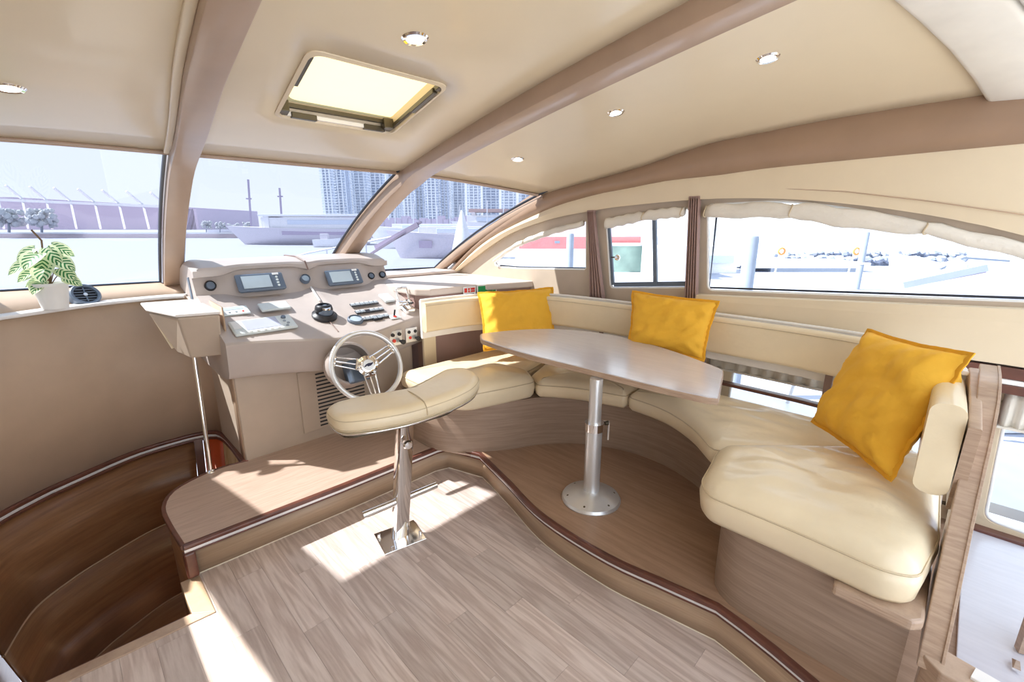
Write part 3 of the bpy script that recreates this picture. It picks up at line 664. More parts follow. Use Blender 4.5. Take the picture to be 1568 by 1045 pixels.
# lower panel instruments
q = rect(LP0, LPn, 355, 478, .20, .10); d = slab(q, LPn, .012, 'autopilot_panel', 'plate', con, bevel=.005)
slab(sub(q, .15, .85, .12, .45), LPn, .002, 'display', 'screen', d, lift=.012, bevel=0)
for k in range(4): knob(q, .2 + .2 * k, .75, .007, .004, 'red' if k in (0, 3) else 'button', 'key', d, LPn, .012)
q = rect(LP0, LPn, 420, 471, .19, .10); slab(q, LPn, .018, 'cover_plate', 'plate', con, bevel=.008, skirt=1.0)
q = rect(LP0, LPn, 404, 500, .375, .165); d = slab(q, LPn, .02, 'radar_display', 'plate', con, bevel=.010)
slab(sub(q, .20, .74, .10, .80), LPn, .003, 'screen', 'screen_lilac', d, lift=.019, bevel=0)
knob(q, .86, .24, .016, .012, 'bluegrey', 'dial_knob', d, LPn, .02); slab(sub(q, .03, .15, .10, .62), LPn, .003, 'card_door', 'white', d, lift=.019)
for k in range(3): knob(q, .84 + .04 * (k % 2), .50 + .17 * k, .010, .005, 'button', 'key', d, LPn, .02)
for k in range(5): knob(q, .24 + .11 * k, .90, .009, .005, 'white', 'soft_key', d, LPn, .02)
# compass
p = hp(497, 484, LP0, LPn); cm = MB().lathe([(.001, -.005), (.085, -.005), (.085, .012), (.068, .022), (.062, .03), (.001, .03)], p, LPn, 36).build('compass', 'black', con, smooth=40)
MB().lathe([(.056, .0), (.053, .02), (.045, .036), (.03, .048), (.012, .054), (.001, .055)], p + LPn * .025, LPn, 28).build('dome', 'bluegrey', cm, smooth=True)
MB().lathe([(.060, 0), (.062, .03), (.055, .055), (.040, .066), (.036, .062), (.05, .05), (.055, .03), (.054, 0)], p + LPn * .022 + V((0, .012, 0)), (LPn + V((0, .3, 0))), 28, ring=True).build('hood', 'black', cm, smooth=True)
MB().lathe([(.001, 0), (.034, 0), (.030, .012), (.001, .014)], p + LPn * .075 + V((0, -.008, -.01)), LPn, 20).build('card', 'chrome', cm, smooth=40)
gauge(544, 491, .055, LP0, LPn, 'bluegrey', 'lens', 'depth_gauge', .022)
# switch bank
for r_ in range(3):
    c0 = (531 + 11 * r_, 466 + 11 * r_); p = hp(558 + 8 * r_, 466 + 10.5 * r_, LP0, LPn); ax = V((1, 0, 0)); ay = V((0, .9274, .374)).normalized()
    q = [p - ax * .115 + ay * .021, p + ax * .115 + ay * .021, p + ax * .115 - ay * .021, p - ax * .115 - ay * .021]
    sb = slab(q, LPn, .006, 'switch_bank', 'black', con, bevel=.002)
    for k in range(6):
        if (r_, k) in ((1, 2), (2, 3)): continue
        a = (k + .5) / 6; w_ = .07; s_ = slab(sub(q, a - w_, a + w_, .12, .9), LPn, .008, 'rocker_switch', 'button', sb, lift=.005, bevel=.002)
        slab(sub(q, a - w_ * .6, a + w_ * .6, .15, .42), LPn, .0015, 'icon_window', 'white', sb, lift=.013, bevel=0)
q = rect(LP0, LPn, 577, 488, .075, .05); d = slab(q, LPn, .012, 'trim_switch', 'black', con, bevel=.002)
slab(sub(q, .08, .46, .1, .9), LPn, .006, 'rocker', 'button', d, lift=.012); slab(sub(q, .54, .92, .1, .9), LPn, .006, 'rocker', 'button', d, lift=.012)
q = rect(LP0, LPn, 604, 486, .085, .06); d = slab(q, LPn, .008, 'thruster_plate', 'plate', con, bevel=.004)
knob(q, .5, .6, .014, .006, 'red', 'red_disc', d, LPn, .008); MB().tube([sub(q, .5, .5, .4, .4)[0], sub(q, .5, .5, .4, .4)[0] + LPn * .05 + V((0, .0, .01))], .007, 8).build('joystick', 'black', d)
q = rect(LP0, LPn, 592, 458, .09, .12); slab(q, LPn, .02, 'side_plate', 'plate', con, bevel=.006)
# throttle
p = hp(622, 474, LP0, LPn); th_ = MB().box(p + LPn * .02, (.085, .15, .05), Matrix.Rotation(math.radians(22), 3, 'X')).build('throttle_base', 'chrome', con, bevel=.015)
for dx, f in ((-.05, .0), (.05, .01)):
    a = p + V((dx, .02, .055)); b = a + V((0, .03 + f, .11)); MB().tube([a, b], .008, 10).build('lever', 'chrome', th_, smooth=40)
    MB().tube([b, b + V((.045 if dx < 0 else -.045, 0, .004))], .009, 10).build('lever_grip', 'chrome', th_, smooth=40)
    MB().lathe([(.001, -.012), (.022, -.012), (.024, 0), (.022, .012), (.001, .012)], a + V((0, 0, -.005)), (1, 0, 0), 18).build('pivot', 'chrome', th_, smooth=40)
MB().tube([p + V((-.05, .02, .05)), p + V((.05, .02, .05))], .014, 10).build('axle', 'chrome', th_, smooth=40)
slab(rect(LP0, LPn, 626, 470, .04, .07), LPn, .002, 'lever_scale', 'black', th_, lift=.048, bevel=0)
# cable seam running over the hood
MB().tube([V((1.36, 4.0, 1.487)), V((1.375, 3.80, 1.487)), V((1.39, 3.66, 1.455)), V((1.40, 3.64, 1.39))], .006, 6).build('seam', 'dark_ledge', con)
MB().tube([hp(476, 440, LP0, LPn), hp(490, 462, LP0, LPn) + V((0, 0, .005))], .008, 6).build('cable_cover', 'rail_white', con)
MB().tube([hp(505, 493, LP0, LPn), hp(518, 508, LP0, LPn)], .004, 6).build('seam', 'dark_ledge', con)
# ------------------------------------------------------------------ steering wheel
WC = V((1.325, 2.645, .845)); WN = V((-.10, -.86, .42)).normalized()
sw = thing('steering_wheel', WC - WN * .3, 'silver rimmed three spoke steering wheel in front of the helm console', 'steering wheel')
wxa = V((1, 0, 0)); wxa = (wxa - WN * wxa.dot(WN)).normalized(); wya = WN.cross(wxa)
if wya.z < 0: wya = -wya
def wp_(a, r, d=0): return WC + wxa * r * math.cos(a) + wya * r * math.sin(a) + WN * d
MB().tube([wp_(2 * math.pi * i / 56, .222) for i in range(56)], .0165, 12, loop=True, up=WN).build('rim', 'alu', sw, smooth=True)
for a in (math.radians(22), math.radians(158), math.radians(270)):
    g = MB()
    for off in (-.030, 0, .030):
        sdv = (-wxa * math.sin(a) + wya * math.cos(a)); g.bar(wp_(a, .055, -.005) + sdv * off * 1.15, wp_(a, .208, 0) + sdv * off * .85, .010, .008)
    for r_ in (.065, .20): g.bar(wp_(a, r_) - (-wxa * math.sin(a) + wya * math.cos(a)) * .036, wp_(a, r_) + (-wxa * math.sin(a) + wya * math.cos(a)) * .036, .010, .018)
    so = g.build('spoke', 'chrome', sw, bevel=.002)
    for s2 in (-.014, .014): MB().lathe([(.001, 0), (.008, 0), (.006, .008), (.001, .009)], wp_(a, .205, .008) + (-wxa * math.sin(a) + wya * math.cos(a)) * s2, WN, 10).build('bolt', 'chrome', so)
hb = MB().lathe([(.001, -.02), (.05, -.02), (.066, -.004), (.066, .006), (.05, .012), (.048, .022), (.03, .027), (.001, .029)], WC, WN, 30).build('hub', 'chrome', sw, smooth=35)
for k in range(6): MB().lathe([(.001, 0), (.007, 0), (.005, .006), (.001, .006)], wp_(math.radians(60 * k), .058, .008), WN, 8).build('bolt', 'alu', hb)
eo = [wp_(t_, 1) for t_ in (0,)]
MB().lathe([(.001, .028), (.036, .028), (.034, .031), (.001, .0315)], WC, WN, 28).build('hub_cap', 'alu', hb, smooth=40)
m_ = MB(); E_ = [(-.034, -.008), (-.018, .006), (0, .011), (.02, .009), (.034, .012), (.026, .001), (.012, -.008), (-.006, -.010), (-.014, -.003), (-.022, -.009)]
m_.add([WC + wxa * a + wya * b + WN * .0325 for a, b in E_], [tuple(range(len(E_)))]); m_.build('emblem', 'emblem', hb, solid=.001)
MB().tube([WC - WN * .02, WC - WN * .26], .03, 14).build('column', 'bluegrey', sw, smooth=40)
MB().box(WC - WN * .15 + V((-.03, 0, -.0)), (.13, .12, .15), Matrix.Rotation(math.radians(-25), 3, 'X')).build('tilt_box', 'bluegrey', sw, bevel=.012)
MB().lathe([(.001, 0), (.13, 0), (.150, .02), (.150, .13), (.142, .15), (.128, .145), (.13, .03), (.001, .02)], WC - WN * .33 + V((-.05, .0, .07)), WN, 36).build('column_shroud', 'console', sw, smooth=35)

# ------------------------------------------------------------------ small cabinet beside the console and its pole
cbx = thing('wall_box', (.50, 3.35, .98), 'cream tapered box fixed between the curved wall and the console', 'box')
b = MB(); tp = [(.37, 3.56), (.46, 3.20), (.66, 3.14), (.66, 3.62)]; bt = [(.47, 3.50), (.50, 3.27), (.66, 3.22), (.66, 3.55)]
b.loft([[V((*p, .935)) for p in bt], [V((*p, 1.19)) for p in tp], [V((*[(.97 * p[0] + .016), p[1]], 1.205)) for p in tp]], True, True); b.build('body', 'pedestal', cbx, bevel=.01)
MB().prism([(.37, 3.86), (.36, 3.56), (.45, 3.19), (.665, 3.13), (.665, 3.8)], 1.207, 1.225).build('lid', 'rail_white', cbx, bevel=.006)
MB().tube([(.39, 3.60, 1.19), (.46, 3.53, .96)], .012, 8).build('side_moulding', 'cream_wall', cbx)
pl = thing('support_pole', (.486, 3.20, .2), 'thin chrome pole from the step edge up to the cream box', 'pole')
MB().tube([(.486, 3.20, .2), (.52, 3.28, .95)], .0125, 14).build('pole', 'chrome', pl, smooth=40)
MB().lathe([(.001, 0), (.026, 0), (.022, .008), (.013, .014), (.001, .014)], (.486, 3.20, .2), (0, 0, 1), 18).build('foot', 'chrome', pl, smooth=40)
# ------------------------------------------------------------------ round vent on the sloping panel
vp = V((.20, 4.09, 1.262)); vn = V((0, -.36, .93)).normalized()
p1_ = hy(131, 451, 3.95); vt = thing('air_vent', p1_, 'round dark air vent on the brown panel under the left window', 'vent'); vn = V((.25, -.75, .60)).normalized()
MB().lathe([(.058, -.06), (.070, -.06), (.078, 0), (.070, .010), (.058, .006)], p1_, vn, 32, ring=True).build('ring', 'bluegrey', vt, smooth=40)
MB().lathe([(.001, -.018), (.058, -.018), (.058, -.012), (.001, -.012)], p1_, vn, 32).build('recess', 'black', vt)
for k in range(-2, 3):
    ax = V((1, .2, 0)); ax = (ax - vn * ax.dot(vn)).normalized(); ay = vn.cross(ax); L_ = math.sqrt(max(0, .056 ** 2 - (k * .019) ** 2))
    MB().bar(p1_ + ay * k * .019 - ax * L_ - vn * .002, p1_ + ay * k * .019 + ax * L_ - vn * .002, .007, .004).build('slat', 'bluegrey', vt)
MB().bar(p1_ - ay * .05, p1_ + ay * .05, .006, .006).build('slat', 'bluegrey', vt); MB().lathe([(.001, 0), (.012, 0), (.01, .004), (.001, .005)], p1_, vn, 16).build('badge', 'alu', vt)
# ------------------------------------------------------------------ potted plant
pb = V((-.035, 3.88, 1.248)); r_ = ray(87, 478); pb = V((r_.x, r_.y, 0)) * (3.78 / r_.y) + V((0, 0, 1.249))
pt = thing('potted_plant', pb, 'small variegated plant in a white pot on the white ledge', 'plant')
MB().lathe([(.001, 0), (.058, 0), (.078, .13), (.082, .135), (.082, .15), (.072, .15), (.070, .135), (.001, .13)], pb, (0, 0, 1), 28).build('pot', 'pot', pt, smooth=40)
MB().lathe([(.001, 0), (.070, 0), (.001, .004)], pb + V((0, 0, .133)), (0, 0, 1), 20).build('soil', 'soil', pt)
mLf = mat('leaf', (.55, .72, .35), .5); lt = mLf.node_tree; tcn = lt.nodes.new('ShaderNodeUVMap'); wv = lt.nodes.new('ShaderNodeTexWave')
wv.inputs['Scale'].default_value = 1.0; wv.wave_type = 'BANDS'; wv.bands_direction = 'X'
lr = lt.nodes.new('ShaderNodeValToRGB'); lr.color_ramp.elements[0].position = .35; lr.color_ramp.elements[0].color = (.03, .22, .05, 1); lr.color_ramp.elements[1].position = .55; lr.color_ramp.elements[1].color = (.80, .88, .55, 1)
uvn = lt.nodes.new('ShaderNodeSeparateXYZ'); lt.links.new(tcn.outputs[0], uvn.inputs[0])
# v = |side|, u = along; stripes run outward from the midrib; border stays pale
m1 = lt.nodes.new('ShaderNodeMath'); m1.operation = 'MULTIPLY_ADD'; m1.inputs[1].default_value = 34; lt.links.new(uvn.outputs[0], m1.inputs[0])
m0 = lt.nodes.new('ShaderNodeMath'); m0.operation = 'MULTIPLY'; m0.inputs[1].default_value = -14; lt.links.new(uvn.outputs[1], m0.inputs[0]); lt.links.new(m0.outputs[0], m1.inputs[2])
m2 = lt.nodes.new('ShaderNodeMath'); m2.operation = 'SINE'; lt.links.new(m1.outputs[0], m2.inputs[0])
m3 = lt.nodes.new('ShaderNodeMath'); m3.operation = 'MULTIPLY_ADD'; m3.inputs[1].default_value = .5; m3.inputs[2].default_value = .5; lt.links.new(m2.outputs[0], m3.inputs[0])
m4 = lt.nodes.new('ShaderNodeMath'); m4.operation = 'GREATER_THAN'; m4.inputs[1].default_value = .72; lt.links.new(uvn.outputs[1], m4.inputs[0])
m5 = lt.nodes.new('ShaderNodeMath'); m5.operation = 'MAXIMUM'; lt.links.new(m3.outputs[0], m5.inputs[0]); lt.links.new(m4.outputs[0], m5.inputs[1])
lt.links.new(m5.outputs[0], lr.inputs[0]); lt.links.new(lr.outputs[0], lt.nodes['Principled BSDF'].inputs['Base Color'])
tl = lt.nodes.new('ShaderNodeBsdfTranslucent'); lt.links.new(lr.outputs[0], tl.inputs[0]); mxl = lt.nodes.new('ShaderNodeMixShader'); mxl.inputs[0].default_value = .35
lo = [n for n in lt.nodes if n.type == 'OUTPUT_MATERIAL'][0]; lt.links.new(lt.nodes['Principled BSDF'].outputs[0], mxl.inputs[1]); lt.links.new(tl.outputs[0], mxl.inputs[2]); lt.links.new(mxl.outputs[0], lo.inputs[0])
def leaf(base, d, n, L_, W_, parent):
    d = d.normalized(); s_ = d.cross(n).normalized(); n = s_.cross(d); rows = []; uv = []
    for i in range(9):
        t = i / 8; wd = W_ * (math.sin(math.pi * min(1, t * .92 + .08)) ** .6) * (1 - .25 * t); r = []
        for j in range(-3, 4):
            a = j / 3; p = base + d * L_ * (t - .10 * abs(a) * (t < .3)) + s_ * a * wd / 2 - n * (L_ * .35 * t * t) + n * abs(a) * wd * .12; r.append(p); uv.append((t, abs(a)))
        rows.append(r)
    b = MB(); b.loft(rows); org = ORG[parent.name]
    me = bpy.data.meshes.new('leaf'); me.from_pydata([tuple(p - org) for p in b.v], [], b.f); ul = me.uv_layers.new(name='UVMap')
    for lp in me.loops: ul.data[lp.index].uv = uv[lp.vertex_index]
    for pgn in me.polygons: pgn.use_smooth = True
    me.materials.append(mLf); o = bpy.data.objects.new('leaf', me); col.objects.link(o); o.parent = parent; return o
tv = V((-.45, -.89, .0)).normalized(); rt = V((.89, -.45, 0))          # toward the viewer side, and its right
ctr = pb + V((0, 0, .13))
LV = [(-.02, .30, -.2, .9, .16, .14), (.02, .20, .15, .9, .17, .15), (.13, .26, .7, .5, .15, .12), (-.12, .24, -.8, .5, .16, .10), (-.10, .16, -.8, .5, .13, .10), (.14, .17, .8, .6, .14, .11), (-.05, .07, -.2, .9, .12, .11), (.05, .34, .3, .3, .15, .12), (-.07, .34, -.6, .3, .14, .09), (-.09, .10, -.9, .2, .12, .06), (.17, .10, .8, .3, .11, .09), (.0, .26, .0, .4, .14, .13), (.10, .36, .7, .0, .13, .10)]
stm = MB()
for a, h_, da, db, L_, W_ in LV:
    a = a * .66 + .012; h_ = h_ * .70; L_ *= .80; W_ *= .84
    bp_ = ctr + rt * a * .65 + V((0, 0, h_ - .02)) + tv * .03 * db; d = rt * da + tv * db + V((0, 0, -.35)); n_ = V((0, 0, 1)) * .75 + tv * .9
    leaf(bp_, d, n_, L_, W_, pt); MB().tube(smoothpath([ctr, ctr.lerp(bp_, .6) + V((0, 0, .03)), bp_], 7), .0028, 5).build('stalk', 'stem', pt)
MB().tube([ctr, ctr + V((0, 0, .16)), ctr + V((.01, 0, .26)), ctr + V((-.02, 0, .32))], .005, 6).build('stem', 'stem', pt)
# ------------------------------------------------------------------ safety signs on the dash front
def sign(u0, v0, u1, v1, nm, lab, board, marks):
    P0 = V((2.33, 2.985, 1.2)); n = V((-.11, -.99, 0)).normalized(); q = [hp(u0, v0, P0, n), hp(u1, v0, P0, n), hp(u1, v1, P0, n), hp(u0, v1, P0, n)]
    q[1] = V((q[1].x, q[1].y, q[0].z)); q[2] = V((q[1].x, q[1].y, q[2].z)); q[3] = V((q[0].x, q[0].y, q[2].z))
    t = thing(nm, q[3], lab, 'sign'); slab(q, n, .004, 'board', board, t, bevel=0)
    for a0, a1, b0, b1, mm in marks: slab(sub(q, a0, a1, b0, b1), n, .001, 'mark', mm, t, lift=.004, bevel=0)
    return t
sign(709, 440, 728, 452, 'fire_sign', 'small red and white fire safety sign on the dash front', 'white', [(.08, .30, .15, .62, 'red'), (.38, .92, .15, .38, 'red'), (.38, .92, .42, .62, 'red'), (.5, .6, .2, .6, 'white'), (.15, .85, .76, .84, 'black')])
sign(730, 437, 760, 452, 'green_sign', 'small green and white safety sign on the dash front', 'white', [(.05, .95, .10, .72, 'green'), (.50, .72, .42, .56, 'white'), (.42, .80, .54, .66, 'white')])

# ------------------------------------------------------------------ helm seat
HS = V((1.13, 2.03, 0)); hs = thing('leaning_stool', HS, 'crescent shaped cream leaning seat on a flat chrome post with footrest', 'seat')
pc = MB().box(HS + V((0, 0, .006)), (.24, .20, .012), Matrix.Rotation(math.radians(-12), 3, 'Z')).build('base_plate', 'chrome', hs, bevel=.003)
for dx, dy in ((-.09, -.07), (.09, -.07), (-.09, .07), (.09, .07)):
    MB().lathe([(.001, 0), (.010, 0), (.008, .02), (.001, .022)], HS + V((dx, dy, .012)), (0, 0, 1), 10).build('bolt', 'chrome', hs, smooth=40)
topc = V((1.175, 1.97, .745))
MB().sweep([HS + V((0, 0, .01)), HS.lerp(topc, .5), topc], rr(.085, .055, .008, 2), up=(0, 1, 0)).build('post', 'chrome', hs, smooth=40)
MB().tube([V((.925, 2.035, .245)), V((1.36, 1.985, .255))], .021, 18).build('footrest', 'chrome', hs, smooth=40)
MB().lathe([(.001, 0), (.02, 0), (.026, .004), (.02, .014), (.001, .016)], topc.lerp(HS, .18) + V((-.015, -.058, 0)), (-.2, -1, 0), 18).build('height_knob', 'chrome', hs, smooth=40)
def seatlobe(outl, z0, z1, tilt, nm, inner=.0):
    P = resample(roundpoly(outl, .13, 6), 72); c = sum(P, V()) / len(P); rows = []; H_ = z1 - z0; r = H_ * .48
    nrm = []
    for i in range(72):
        t = (P[(i + 1) % 72] - P[i - 1]).normalized(); nn = V((t.y, -t.x, 0)); nrm.append(nn if nn.dot(P[i] - c) > 0 else -nn)
    for k in range(9):
        a = -math.pi / 2 + math.pi * k / 8; rows.append([P[i] - nrm[i] * r * (1 - math.cos(a)) + V((0, 0, (z0 + z1) / 2 + H_ / 2 * math.sin(a) + tilt(P[i]))) for i in range(72)])
    for f in (.8, .55, .3, .08):
        rows.append([c.lerp(P[i] - nrm[i] * r, f) + V((0, 0, z1 + .012 * (1 - f) + tilt(c.lerp(P[i], f)))) for i in range(72)])
    rows.insert(0, [c.lerp(P[i] - nrm[i] * r, .1) + V((0, 0, z0 + tilt(c))) for i in range(72)])
    return MB().loft(rows, True, True).build(nm, 'leather', hs, smooth=True), P, nrm
lobe = [(.82, 2.17), (.80, 1.94), (.93, 1.86), (1.12, 1.80), (1.36, 1.80), (1.56, 1.85), (1.71, 1.97), (1.74, 2.15), (1.62, 2.22), (1.40, 2.13), (1.22, 2.07), (1.06, 2.16)]
o, P, nr = seatlobe(lobe, .765, .865, lambda p: 0, 'seat_pad')
MB().sweep([P[i] - nr[i] * .02 + V((0, 0, .768)) for i in range(72)], rr(.02, .008, .002), loop=True).build('base_trim', 'chrome', hs, smooth=True)
for zz, dd in ((.787, .006), (.836, .006)): MB().tube([P[i] - nr[i] * dd + V((0, 0, zz)) for i in range(72)], .003, 5, loop=True).build('piping', 'leather_seam', hs)
MB().tube(smoothpath([(1.20, 1.797, .80), (1.20, 1.80, .83), (1.203, 1.83, .864), (1.21, 1.94, .876), (1.217, 2.04, .865), (1.22, 2.073, .83)], 16), .003, 5).build('seam', 'leather_seam', hs)
MB().prism(roundpoly([(.84, 2.1), (.84, 1.95), (1.13, 1.86), (1.36, 1.84), (1.64, 1.98), (1.66, 2.12), (1.4, 2.08), (1.2, 2.06)], .05), .74, .765).build('seat_shell', 'dark_metal', hs)
# ------------------------------------------------------------------ dining table
tz = .965
tb = thing('dining_table', (1.95, 1.32, .2), 'boat shaped wooden dining table on an aluminium pedestal', 'table')
def tq(u, v): p = hz(u, v, tz); return (p.x, p.y)
T0 = [tq(1108, 566), tq(1100, 612)] + [tq(*q) for q in ((1003, 591), (905, 566), (800, 541))] + [tq(737, 520), tq(735, 511)] + [tq(*q) for q in ((790, 505), (843, 503), (910, 508), (970, 519), (1040, 540))]
To = resample(roundpoly(T0, [.04, .03, .25, .3, .25, .03, .03, .2, .25, .25, .25, .25], 6), 90)
MB().prism(To, tz - .036, tz).build('tabletop', 'table_wood_sheen', tb, bevel=.006)
MB().sweep([V((p.x, p.y, tz - .018)) for p in To], rr(.006, .030, .002), loop=True).build('edge_band', 'post_wood', tb, smooth=40)
PC = V((1.955, 1.315, .2))
bs = MB().lathe([(.001, 0), (.165, 0), (.168, .008), (.16, .022), (.09, .050), (.066, .062), (.001, .062)], PC, (0, 0, 1), 48).build('base', 'alu', tb, smooth=30)
for k in range(6): a = math.radians(20 + 60 * k); MB().lathe([(.001, 0), (.008, 0), (.001, .003)], PC + V((.135 * math.cos(a), .135 * math.sin(a), .031)), (.3 * math.cos(a), .3 * math.sin(a), 1), 10).build('screw', 'dark_metal', bs)
MB().tube([PC + V((0, 0, .05)), PC + V((.0, 0, .45))], .045, 28).build('outer_tube', 'alu', tb, smooth=40)
MB().tube([PC + V((0, 0, .42)), PC + V((.0, 0, tz - .236))], .035, 28).build('inner_tube', 'alu', tb, smooth=40)
cl = MB().lathe([(.036, 0), (.052, 0), (.052, .045), (.036, .045)], PC + V((0, 0, .43)), (0, 0, 1), 28).build('clamp_collar', 'chrome', tb, smooth=40)
MB().tube([PC + V((.045, -.03, .475)), PC + V((.075, -.045, .47)), PC + V((.075, -.045, .36))], .006, 8).build('clamp_lever', 'chrome', cl); MB().lathe([(.001, 0), (.012, 0), (.012, .02), (.001, .02)], PC + V((.05, -.035, .465)), (.8, -.5, 0), 12).build('clamp_bolt', 'dark_metal', cl)
# ------------------------------------------------------------------ sofa
sf = thing('dinette_sofa', (2.4, 1.4, .2), 'U shaped cream leather sofa on a wooden base around the table', 'sofa')
foot = smoothpath([(1.66, 2.95, 0), (1.66, 2.60, 0), (1.68, 2.42, 0), (1.80, 2.25, 0), (2.02, 2.08, 0), (2.27, 1.95, 0), (2.48, 1.74, 0), (2.60, 1.46, 0), (2.60, 1.18, 0), (2.50, .92, 0), (2.34, .73, 0)], 36) + [V((2.2, .675, 0))] + smoothpath([(1.92, .59, 0), (1.80, .55, 0), (1.735, .46, 0), (1.715, .30, 0), (1.70, .12, 0), (1.69, -.06, 0)], 14)
fo = [(p.x, p.y) for p in foot]
MB().prism(fo + [(3.02, -.06), (3.02, 2.78), (2.9, 2.8), (2.4, 2.92), (2.0, 2.98)], .2, .56).build('plinth', 'base_wood', sf, smooth=35)
MB().prism([(1.635, .14), (1.63, -.06), (1.66, -.085), (2.9, -.085), (2.9, .0), (1.75, .15)], .535, .575).build('plinth_cap', 'post_wood', sf, bevel=.01)
def cushion(outl, z0, z1, r, nm='seat_cushion', wr=.006, dome=.02, N=96, seam=True, face=.6):
    rad = r if isinstance(r, list) else [r] * len(outl)
    P = resample(roundpoly(outl, rad, 6), N); c = sum(P, V()) / N; H_ = z1 - z0; nrm = []
    for i in range(N):
        t = (P[(i + 1) % N] - P[i - 1]).normalized(); nrm.append(V((t.y, -t.x, 0)))
    area = sum(P[i - 1].x * P[i].y - P[i].x * P[i - 1].y for i in range(N))
    if area < 0: nrm = [-x for x in nrm]
    prof = [(.05, 0), (.02, .06), (.004, .18), (0, .35), (-.004, .5), (0, .62), (.006, .72), (.016, .82), (.032, .92), (.055, .985)]
    rows = [[c.lerp(P[i], .2) + V((0, 0, z0)) for i in range(N)]]
    for a, b in prof: rows.append([P[i] - nrm[i] * a + V((0, 0, z0 + H_ * b)) for i in range(N)])
    base = [P[i] - nrm[i] * .055 for i in range(N)]
    for k in range(1, 13):
        f = 1 - k / 12.5; ring = []
        for i in range(N):
            p = c.lerp(base[i], f); w_ = noise.noise(V((p.x * 5, p.y * 5, z0 * 7))) + .7 * noise.noise(V((p.x * 16, p.y * 7, 3)))
            ring.append(p + V((0, 0, z1 - H_ * .015 + dome * (1 - f * f) + wr * w_ * min(1, (1 - f) * 4))))
        rows.append(ring)
    o = MB().loft(rows, True, True).build(nm, 'leather', sf, smooth=True)
    if seam: MB().tube([P[i] + nrm[i] * .001 - nrm[i] * .004 + V((0, 0, z0 + H_ * .70)) for i in range(N)], .0035, 5, loop=True).build('piping', 'leather_seam', o)
    return o
cushion([(1.66, 2.84), (1.65, 2.40), (2.10, 2.42), (2.24, 2.18), (2.84, 2.35), (2.80, 2.62), (2.55, 2.84)], .562, .695, .05, dome=.012)
cushion([(1.64, 2.46), (1.63, 2.22), (1.70, 2.10), (1.98, 2.02), (2.20, 1.97), (2.30, 2.12), (2.26, 2.46), (1.75, 2.52)], .562, .735, [.05, .08, .12, .2, .05, .06, .2, .06], dome=.02)
cushion([(2.21, 1.965), (2.36, 1.74), (2.45, 1.42), (2.85, 1.46), (2.86, 2.34), (2.31, 2.12)], .562, .70, [.02, .15, .02, .02, .1, .02], dome=.012)
cushion([(2.455, 1.41), (2.43, 1.15), (2.31, .93), (2.12, .74), (2.32, .42), (2.78, .02), (2.87, .10), (2.86, 1.455)], .562, .70, [.02, .15, .15, .04, .05, .08, .1, .02], dome=.014, wr=.010)
cushion([(1.66, .58), (1.66, .30), (1.64, .02), (1.68, -.055), (1.95, -.085), (2.62, -.06), (2.64, .10), (2.32, .46), (2.08, .70), (1.90, .665), (1.74, .64)], .565, .745, [.06, .1, .06, .06, .02, .05, .06, .2, .06, .1, .05], dome=.028, wr=.020, N=130)
# backrest: rail board, pads
def brpath(off=0, x_=None):
    P = smoothpath([(1.93, 2.875), (2.15, 2.86), (2.42, 2.80), (2.68, 2.62), (2.84, 2.36), (2.90, 2.0), (2.915, 1.6), (2.925, 1.1), (2.92, .6), (2.86, .26), (2.70, .07), (2.48, -.005), (2.2, -.022), (1.97, -.03)], 70)
    return P
BP = brpath()
def offs(P, d): return inset(P, d)
pad = [p + V((0, 0, 1.045)) for p in BP]
def slc(a, b): return pad[a:b + 1]
MB().sweep(slc(0, 62), rr(.06, .235, .026, 4), up=(0, 0, 1)).build('backrest_pad', 'leather', sf, smooth=50)
ep = pad[62:]; epth = []
ends = MB(); rows = []
for i, p in enumerate(ep):
    t = i / (len(ep) - 1); hgt = .235 + .09 * t; tn = (ep[min(i + 1, len(ep) - 1)] - ep[max(i - 1, 0)]).normalized(); N_ = tn.cross(V((0, 0, 1)))
    rows.append([p + N_ * a * 1.15 + V((0, 0, b - .045 * t)) for a, b in rr(.080, hgt, .034, 4)])
ends.loft(rows, True, True).build('backrest_pad', 'leather', sf, smooth=50)
def norm_off(P, d, z): return [q + V((0, 0, z)) for q in inset(P, d)]
MB().sweep(norm_off(BP, .0475, 1.02)[:62], rr(.026, .30, .006), up=(0, 0, 1)).build('back_board', 'rail_white', sf, smooth=50)
MB().sweep([p + V((0, 0, .03 - .09 * i / 9)) for i, p in enumerate(norm_off(BP, .066, 1.0)[61:])], rr(.032, .32, .006), up=(0, 0, 1)).build('back_board', 'post_wood', sf, smooth=50)
MB().sweep(norm_off(BP, .040, 1.172)[:63], rr(.022, .016, .006), up=(0, 0, 1)).build('top_trim', 'rail_white', sf, smooth=50)
MB().tube([q + V((0, 0, 1.135)) for q in inset(BP, -.0315)][:62], .0025, 5).build('piping', 'leather_seam', sf)
MB().sweep([V((2.97, 2.2, .715)), V((3.0, 1.3, .715)), V((3.0, .6, .715)), V((2.97, .1, .715))], rr(.06, .02, .006)).build('back_ledge', 'mahogany', sf)
for p_ in ((2.945, 1.95), (2.955, 1.16), (2.93, .45)): MB().box((*p_, .82), (.03, .035, .26)).build('back_strut', 'dark_ledge', sf)
